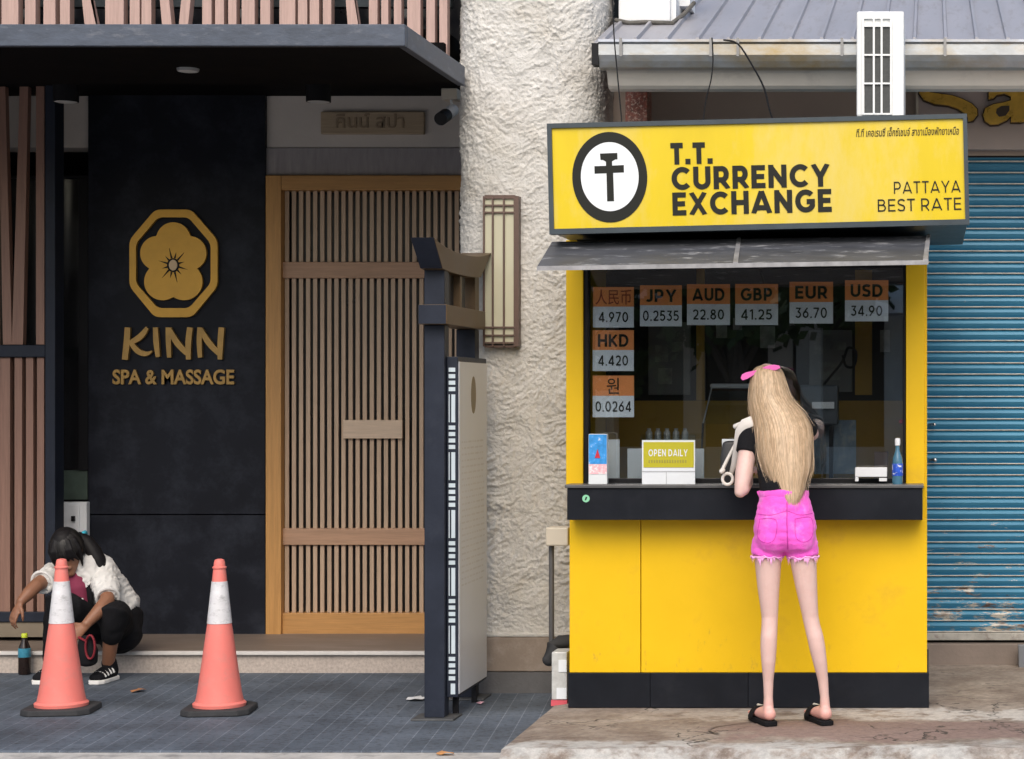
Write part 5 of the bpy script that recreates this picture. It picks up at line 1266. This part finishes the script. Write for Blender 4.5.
for i in range(2600):
    a = R(-178 + 176*rnd.random()) if rnd.random() < .86 else R(360*rnd.random())
    st = 0 if rnd.random() < .45 else rnd.randrange(0, int(nr_*.45)); en = nr_-1-int(abs(rnd.gauss(0, .15))*nr_); lift0 = -.001+.0045*rnd.random()
    w = .0008+.0018*rnd.random(); drift = .12*(rnd.random()-.5); ph = rnd.random()*20; P0 = None
    seg = list(range(st, en+1, 3)); 
    if len(seg) < 4: continue
    for q_, k in enumerate(seg):
        f = q_/(len(seg)-1); lift = lift0 + .004*noise.noise(Vector((ph, f*3, 0)))
        p = hp(rh[k], a + drift*f +   .014*noise.noise(Vector((ph+9, f*4, 0))), max(lift, -.001))
        n_ = (hp(rh[k], a+drift*f, .05) - hp(rh[k], a+drift*f, 0)).normalized(); tn = Vector((-n_.y, n_.x, 0)).normalized()
        ww = w*(1-.85*f**3)
        cur = [bm.verts.new(p - tn*ww), bm.verts.new(p + tn*ww)]
        if P0: bm.faces.new((P0[0], P0[1], cur[1], cur[0]))
        P0 = cur
    if en > nr_*.72:   # loose tip below the mass
        tip = (P0[0].co + P0[1].co)/2 + Vector((.03*(rnd.random()-.5), -.004*rnd.random(), -.015-.075*rnd.random()**1.5))
        bm.faces.new((P0[0], P0[1], bm.verts.new(tip)))
for i in range(70):
    a = R(-178+176*rnd.random()) if i % 3 else R(rnd.choice((-4, 184))+rnd.gauss(0, 14)); k0 = rnd.randrange(4, nr_-22); n_s = rnd.randrange(5, 9); prev_ = None
    bow_ = .006+.014*rnd.random()
    for q_ in range(n_s):
        f = q_/(n_s-1); k = min(k0+q_*3, nr_-1); p = hp(rh[k], a + .1*f*(rnd.random()-.5), .003 + bow_*f*f)
        cur = [bm.verts.new(p+Vector((-.0007*(1-.6*f), 0, 0))), bm.verts.new(p+Vector((.0007*(1-.6*f), 0, 0)))]
        if prev_: bm.faces.new((prev_[0], prev_[1], cur[1], cur[0]))
        prev_ = cur
obj('hair', bm, BLOND, wo_, smooth=True)
bm = B()
for pts, dd in (([(740.5,378),(742,374.5),(746,372.3),(752,371),(757,370.2),(757.5,373.5),(752,376),(747,379),(742.5,380.5)], 9.57), ([(762,367.6),(768,365.4),(774,364.6),(779,365.4),(780.5,368),(776,370.2),(768,370.6)], 9.56)):
    prism(bm, [(PX(x,dd),PZ(y,dd)) for x, y in pts], dd, dd+.012)
chain(bm, [(P(751,383,9.63),.003,.006),(P(754,372.5,9.62),.003,.006),(P(761,366.6,9.61),.003,.006),(P(770,366.3,9.61),.003,.006),(P(780,371,9.62),.003,.006),(P(785.5,382,9.63),.003,.006)], 8, (0,0,1))
obj('hair_bow', bm, PINKR, wo_, bevel=.002)
# shoulder bag held on her left arm
t = thing('shoulder_bag', 'small white handbag with ring fitting hanging on the woman\'s bent arm', 'handbag', P(730,484,9.66))
bm = B(); chain(bm, [(P(752,421,9.53),.026,.005),(P(745,424,9.535),.026,.005),(P(739.5,432,9.55),.022,.005),(P(737,447,9.58),.018,.005),(P(734,464,9.62),.014,.005),(P(731,474,9.65),.010,.005)], 10, (1,-.3,0)); obj('strap', bm, STRAPW, t, smooth=True)
bm = B(); chain(bm, [(P(735,445,9.63),.008),(P(728,458,9.62),.008),(P(722,470.5,9.61),.009)], 10); chain(bm, [(P(740,424,9.56),.010),(P(735.5,426.5,9.57),.013)], 10); chain(bm, [(P(723,470,9.61),.012),(P(721.5,471.5,9.61),.012)], 10); obj('handle', bm, STRAPW, t, smooth=True)
bm = B(); c = P(727.5,479,9.62); chain(bm, [(c + Vector((.024*math.cos(a), .004, .026*math.sin(a))), .0075) for a in [2*math.pi*k/20 for k in range(21)]], 8, (0,1,0)); obj('ring', bm, STRAPW, t, smooth=True)
bm = B(); chain(bm, [(P(731,444,9.69),.040,.018),(P(731,456,9.69),.050,.026),(P(732,470,9.69),.055,.030),(P(733,480,9.69),.050,.026)], 20, X, power=.7); obj('bag_body', bm, M('dark_bag', (.03,.03,.032), .5, var=.2), t, smooth=True)
t = thing('card_stand', 'pale blue rimmed card stand on the counter behind the white handbag', 'card', P(729,484,9.875))
bm = B(); pbox(bm, 722, 740, 439, 484.4, 9.875, 9.885); obj('card', bm, PAPER, t); bm = B(); pbox(bm, 724.5, 738, 444, 473, 9.872, 9.8745); obj('blue_frame', bm, BLUEP, t); bm = B(); pbox(bm, 727, 737, 448, 470, 9.869, 9.8715); obj('dark_panel', bm, BLACK, t)

# --- person squatting on the pavers
sq = thing('person', 'person in open white shirt and black trousers squatting behind an orange cone', 'person', P(85,673,11.5))
bm = B()
chain(bm, [(P(121,632,11.70),.120,.11),(P(118,620,11.72),.150,.125),(P(108,603,11.70),.150,.12),(P(96,587,11.66),.150,.11),(P(84,574,11.61),.155,.095),(P(77,568,11.575),.13,.075)], 22, X)
chain(bm, [(P(77,570,11.57),.058),(P(71,561,11.53),.050),(P(68,556,11.51),.052)], 14)
# head bowed towards the viewer: crown up and forward, face down
hc = P(66.5,548,11.46); hu = Vector((-.10,-.42,.90)).normalized(); hf = Vector((.10,-.90,-.43)).normalized(); hr = hu.cross(hf)
def H(r, f, u): return hc + hr*r + hf*f + hu*u
chain(bm, [(H(0,.055,-.115),.028,.026),(H(0,.040,-.09),.046,.048),(H(0,.015,-.05),.062,.076),(H(0,.0,0),.072,.092),(H(0,-.005,.045),.070,.088),(H(0,-.005,.08),.052,.064)], 20, hr)
chain(bm, [(H(0,.088,.0),.007),(H(0,.100,-.025),.011),(H(0,.104,-.042),.014)], 10)
chain(bm, [(H(-.020,.080,-.072),.007),(H(0,.088,-.072),.009),(H(.020,.080,-.072),.007)], 8)
chain(bm, [(H(-.045,.068,.012),.009),(H(-.02,.086,.014),.009),(H(.02,.086,.014),.009),(H(.045,.068,.012),.009)], 8)
for s in (-1, 1): chain(bm, [(H(s*.074,-.01,.015),.010,.016),(H(s*.076,-.01,-.015),.010,.016),(H(s*.070,-.005,-.035),.007,.009)], 8)
chain(bm, [(P(52,573,11.56),.052),(P(42,578,11.46),.046),(P(33,584,11.36),.040),(P(25,592,11.31),.038),(P(17,600,11.26),.027)], 14)
hand(bm, P(16,602,11.255), (-.35,-.25,-.9), (-.55,-.8,.2), 1.0, .75, 1)
chain(bm, [(P(103,577,11.59),.054),(P(108,588,11.48),.048),(P(109,599,11.39),.042),(P(101,609,11.33),.041),(P(87,623,11.25),.028)], 14)
hand(bm, P(86,625,11.245), (-.72,-.25,-.6), (.25,-.9,.35), 1.0, 1.1, -1)
for (kx, ky, kd, ax, ay, ad) in ((57,604,11.33,50,662,11.47),(116,612,11.36,110,662,11.47)):
    hp_ = P(104 if kx < 80 else 120, 626, 11.70)
    chain(bm, [(hp_,.085),(hp_.lerp(P(kx,ky,kd),.55),.074),(P(kx,ky,kd),.050),(P(kx,ky,kd).lerp(P(ax,ay,ad),.4),.048),(P(ax,ay,ad),.036)], 16)
    an = P(ax,ay,ad); h = Vector((an.x, an.y+.03, .045)); t = Vector((an.x-.012, an.y-.13, .03))
    chain(bm, [(an,.036),(h,.034)], 12); chain(bm, [(h,.034,.034),(h.lerp(t,.5),.04,.032),(t,.04,.02)], 14, X)
obj('body', grow(bm, .005, 3), SKINB, sq, smooth=True)
bm = B()
for s in (-1, 1): chain(bm, [(H(s*.026,.080,-.012),.007,.005),(H(s*.036,.076,-.012),.006,.005)], 8)
obj('eyes', bm, BLACK, sq, smooth=True)
# white shirt, open in front, rolled sleeves
bm = B()
chain(bm, [(P(126,622,11.75),.085,.10),(P(121,612,11.735),.145,.125),(P(108,600,11.71),.165,.132),(P(96,586,11.66),.175,.140),(P(86,574,11.61),.182,.135),(P(79,566,11.585),.155,.112)], 22, X)
chain(bm, [(P(72,569,11.59),.07),(P(60,571,11.58),.072),(P(51,573,11.55),.070),(P(43,578,11.46),.060),(P(39.5,580.5,11.42),.060)], 16, cap=False)
chain(bm, [(P(84,571,11.60),.07),(P(95,573,11.60),.078),(P(104,577,11.58),.082),(P(108.5,587,11.49),.070),(P(109.5,596,11.42),.062)], 16, cap=False)
me = grow(bm, .006, 2)
o = obj('shirt', me, WHTC, sq, smooth=True)
for v in o.data.vertices:
    p = v.co; a = noise.noise(Vector((p.x*14, p.y*14, p.z*9)))*.011 + (1-2*abs(noise.noise(Vector((p.x*20+p.z*14, p.y*20, p.z*26-p.x*16)))))*.009
    v.co = p + v.normal*a
for c, r, ax_ in ((P(39.5,580.5,11.42), .062, P(43,578,11.46)-P(39.5,580.5,11.42)), (P(109.5,596,11.42), .062, P(108.5,587,11.49)-P(109.5,596,11.42))):
    ax_ = ax_.normalized(); u = ax_.orthogonal().normalized(); v_ = ax_.cross(u); bm = B()
    chain(bm, [(c + (u*math.cos(t)+v_*math.sin(t))*r, .010) for t in [2*math.pi*k/24 for k in range(25)]], 8, ax_); obj('rolled_cuff', bm, WHTC, o, smooth=True)
bm = B(); chain(bm, [(P(75,571,11.505),.045,.03),(P(77,585,11.50),.058,.05),(P(80,600,11.52),.060,.06),(P(84,615,11.55),.060,.06)], 18, X); o = obj('t_shirt', grow(bm, .006, 2), MAG, sq, smooth=True)
bm = B()
for (x, y, w, h) in ((78,598,9,2.2),(76,602,7,2),(80,606,8,3),(74.5,607,4,5)): pbox(bm, x-w/2, x+w/2, y-h/2, y+h/2, 11.442, 11.46)
obj('shirt_print', bm, WHTC, o, bevel=.004)
bm = B(); chain(bm, [(P(90,566,11.52),.018,.008),(P(89,580,11.49),.020,.008),(P(90,597,11.50),.022,.008),(P(90,614,11.52),.022,.008)], 10, X); chain(bm, [(P(66,570,11.50),.012,.008),(P(66,585,11.475),.014,.008),(P(68,604,11.48),.014,.008)], 10, X); obj('bag_strap', bm, BLKC, sq, smooth=True)
# trousers
bm = B(); chain(bm, [(P(123,634,11.70),.130,.12),(P(120,624,11.72),.162,.135),(P(113,614,11.71),.155,.128)], 20, X)
for (kx, ky, kd, ax, ay, ad) in ((57,604,11.33,50,662,11.47),(116,612,11.36,110,662,11.47)):
    hp_ = P(104 if kx < 80 else 120, 626, 11.70); k_ = P(kx,ky,kd); a_ = P(ax,ay,ad)
    chain(bm, [(hp_,.102),(hp_.lerp(k_,.55),.094),(hp_.lerp(k_,.85),.096),(k_,.088),(k_.lerp(a_,.22),.074),(k_.lerp(a_,.45 if kx > 80 else .9),.060)], 18)
o = obj('trousers', grow(bm, .007, 2), BLKC, sq, smooth=True)
for v in o.data.vertices: v.co += v.normal*(noise.noise(v.co*16)*.007)
# shoes
for ax, ad in ((50,11.47),(110,11.47)):
    an = P(ax,662,ad); h = Vector((an.x, an.y+.035, .05)); t = Vector((an.x-.014, an.y-.14, .038)); dv = (t-h).normalized(); sd_ = Vector((dv.y,-dv.x,0))
    bm = B(); chain(bm, [(an+Vector((0,.01,.0)),.044),(h+Vector((0,0,.005)),.046)], 14); chain(bm, [(h,.044,.044),(h.lerp(t,.45),.047,.046),(h.lerp(t,.8),.049,.034),(t,.044,.026)], 16, sd_)
    so = obj('shoe', grow(bm, .005, 2), BLKC, sq, smooth=True)
    bm = B(); pts = [(-.045,.03),(-.02,.045),(.08,.047),(.13,.053),(.175,.050),(.21,.028)]; base = Vector((h.x,h.y,0))
    poly = [base+dv*s+sd_*w for s, w in pts]+[base+dv*s-sd_*w for s, w in reversed(pts)]; a = [bm.verts.new((p.x,p.y,.002)) for p in poly]; b = [bm.verts.new((p.x,p.y,.026)) for p in poly]; n = len(poly)
    bm.faces.new(a); bm.faces.new(b)
    for i in range(n): bm.faces.new((a[i],a[(i+1)%n],b[(i+1)%n],b[i]))
    bmesh.ops.recalc_face_normals(bm, faces=bm.faces); obj('sole', bm, SHOEW, so, bevel=.005)
    bm = B()
    for s in (.05,.085,.12,.15):
        pts = []
        for k in range(9):
            a_ = math.pi*(.12+.76*k/8); c = base+dv*s; r = .049-.05*max(s-.12,0); hh = .048*(1-.35*max(0,(s-.08))/.1)
            pts.append((c+sd_*math.cos(a_)*r+Vector((0,0,.040+math.sin(a_)*hh)), .010, .006))
        chain(bm, pts, 8, dv)
    obj('white_stripes', bm, SHOEW, so, smooth=True)
# black hair with ponytail
bm = B()
chain(bm, [(H(0,-.045,-.07),.060,.05),(H(0,-.028,-.04),.080,.078),(H(0,-.012,.005),.085,.096),(H(0,.0,.05),.084,.098),(H(0,.0,.08),.066,.078)], 20, hr)
for s in (-.05,-.03,-.01,.015,.035,.055): chain(bm, [(H(s*.7,.060,.085),.02,.014),(H(s*1.0,.092,.045),.017,.010),(H(s*1.25,.092,.0),.013,.008),(H(s*1.4,.078,-.03),.007,.005)], 8, hr)
for s in (-1, 1): chain(bm, [(H(s*.06,.03,.07),.026,.02),(H(s*.08,.042,.02),.02,.016),(H(s*.082,.040,-.04),.012,.01),(H(s*.075,.04,-.09),.006,.006)], 8)
chain(bm, [(P(79,535,11.55),.034),(P(86,539,11.56),.042),(P(93,549,11.56),.050),(P(98,558,11.56),.050),(P(103,567,11.56),.038),(P(107,574,11.55),.016)], 14)
me = grow(bm, .006, 2); o = obj('hair', me, M('black_hair_mass', (.008,.007,.008), .6, var=.3, spec=.25), sq, smooth=True)
hw_ = wloc(sq); rnd = random.Random(5); bm = B()
for i in range(900):
    fi = 2*math.pi*rnd.random(); rt = Vector((0, -.03, .118)) + Vector((rnd.gauss(0,.012), rnd.gauss(0,.015), 0)); ln = (.62+.2*rnd.random()) if math.sin(fi) > .1 else .95+.15*rnd.random(); w = .0012+.0016*rnd.random(); g = .002+.007*rnd.random(); prev_ = None; tw = .4*(rnd.random()-.5)
    for k in range(9):
        f = k/8; th = f*ln*2.0; a_ = fi + tw*f
        loc = Vector((math.sin(th)*math.cos(a_)*(.089+g), -.004+math.sin(th)*math.sin(a_)*(.104+g), .010+math.cos(th)*(.116+g) if th < 1.5 else .010+math.cos(1.5)*.116-(th-1.5)*.11))
        if th > 1.5: loc.x = math.cos(a_)*(.089+g)*(1-.12*(th-1.5)); loc.y = -.004+math.sin(a_)*(.104+g)*(1-.12*(th-1.5))
        p = H(loc.x, loc.y, loc.z); n_ = (p-hc).normalized(); tg_ = Vector((-math.sin(a_), math.cos(a_), 0)); tg_ = (hr*tg_.x + hf*tg_.y).normalized(); ww = w*(1-.7*f)
        cur = [bm.verts.new(p-tg_*ww), bm.verts.new(p+tg_*ww)]
        if prev_: bm.faces.new((prev_[0], prev_[1], cur[1], cur[0]))
        prev_ = cur
obj('hair_strands', bm, BLKH, o, smooth=True)
bm = B(); c = P(82.5,536,11.575); chain(bm, [(c+Vector((.012*math.sin(t), .036*math.cos(t), .036*math.sin(t))), .011) for t in [2*math.pi*k/20 for k in range(21)]], 8, (1,0,0)); obj('hair_tie', bm, TEAL, sq, smooth=True)
SQ_ = .955
sq.scale = (.935, .955, .985); sq.location.z *= SQ_
# small red and black bag hanging from the hand
t = thing('small_bag', 'small black bag with bright red loop strap in the squatting person\'s hand', 'bag', P(90,664,11.2))
bm = B(); chain(bm, [(P(78,636,11.22)+Vector((0,0,0)),.007)]+[(P(90.5+5*math.cos(a),646+12*math.sin(a),11.2),.010,.006) for a in [R(-150)+2*math.pi*k/20 for k in range(21)]], 8, (0,1,0)); obj('strap', bm, M('dark_red_strap', (.20,.010,.02), .7), t, smooth=True)
bm = B(); chain(bm, [(P(86,638,11.24),.04,.025),(P(87,650,11.24),.062,.035),(P(88,661,11.24),.055,.03)], 16, X, power=.75); obj('pouch', bm, BLKC, t, smooth=True)
t.location = sq.location + (t.location - Vector((sq.location.x, sq.location.y, sq.location.z/SQ_)))*SQ_; t.scale = (.935, .955, .985)

# ------------------------------------------------------------------ the other side of the street (mirrored in the kiosk window)
def house(x0, x1, h, wall, label, nwin, aw_=None):
    t = thing('shophouse', label, 'building', ((x0+x1)/2, -10, 0), 'shophouses across the street')
    Y = -9.0
    bm = B(); box(bm, x0, x1, Y-6, Y, 2.9, h); box(bm, x0, x0+.35, Y-6, Y, 0, 2.9); box(bm, x1-.35, x1, Y-6, Y, 0, 2.9); obj('wall', bm, wall, t)
    bm = B(); box(bm, x0+.35, x1-.35, Y-4, Y-.6, 0, 2.9); obj('shop_front', bm, M('dim_shop', (.02,.022,.02), .3), t)
    xx = x0 + 1.25
    while xx < x1-.6: obj('pillar', box(B(), xx, xx+.26, Y-.5, Y-.001, 0, 2.9), wall, t); xx += 1.25  # unseen pillars, added for pale upright bands mirrored in the kiosk glass
    obj('shop_counter', box(B(), x0+.4, x1-.4, Y-.55, Y-.51, 0, .85), PAPER, t)
    bm = B(); box(bm, x0, x1, Y+.001, Y+1.1, 2.72, 2.92); obj('awning', bm, aw_ or AWN, t)
    for fl in range(1 if h > 5.5 else 0):
        for k in range(nwin):
            w = (x1-x0)/nwin; bm = B(); box(bm, x0+w*k+.5, x0+w*(k+1)-.5, Y-.05, Y+.02, 3.8+fl*2.8, 5.1+fl*2.8); f = obj('window', bm, BLACK, t)
    bm = B(); box(bm, x0-.1, x1+.1, Y-6, Y+.15, h+.001, h+.25); obj('parapet', bm, CONCS, t)
house(-16, -1.95, 4.3, CORN, 'cream shophouse across the street with dark shop front', 4)
house(-1.9, 8, 4.9, M('pale_wall', (.70,.72,.70), .8), 'pale grey shophouse across the street with white awning', 4, WHITEP)  # white awning added for the pale band it mirrors in the kiosk glass
FOL = M('street_foliage', (.05,.085,.022), .6, var=.5, vscale=2.5)
BARK = M('bark', (.09,.07,.055), .9, var=.3, vscale=8)
def tree(x, y, h, r, seed, label):
    t = thing('street_tree', label, 'tree', (x, y, -.1), 'trees across the street'); rnd = random.Random(seed)
    bm = B(); chain(bm, [((x,y,-.1),.17),((x+.1,y,h*.35),.13),((x-.05,y+.1,h*.7),.08)], 10)
    for k in range(5):
        a = k*1.3; chain(bm, [((x,y,h*.4),.06),((x+math.cos(a)*r*.6,y+math.sin(a)*r*.6,h*.75),.03)], 6)
    obj('trunk', bm, BARK, t, smooth=True)
    bm = B(); cl = [Vector((x+rnd.gauss(0,.5)*r, y+rnd.gauss(0,.5)*r, h*.75+rnd.gauss(0,.4)*r)) for _ in range(22)]
    for _ in range(2600):
        c = rnd.choice(cl) + Vector((rnd.gauss(0,.3),rnd.gauss(0,.3),rnd.gauss(0,.22)))*r*.6
        u = Vector((rnd.gauss(0,1),rnd.gauss(0,1),rnd.gauss(0,1))).normalized()*.11; v = u.orthogonal()*.6
        bm.faces.new([bm.verts.new(c+q_) for q_ in (u, v, -u, -v)])
    obj('crown', bm, FOL, t)
tree(-5.2, -6.6, 4.6, 1.5, 2, 'leafy street tree across the street before the cream shophouse')
tree(-2.6, -6.9, 4.2, 1.3, 5, 'leafy street tree across the street where the two shophouses meet')
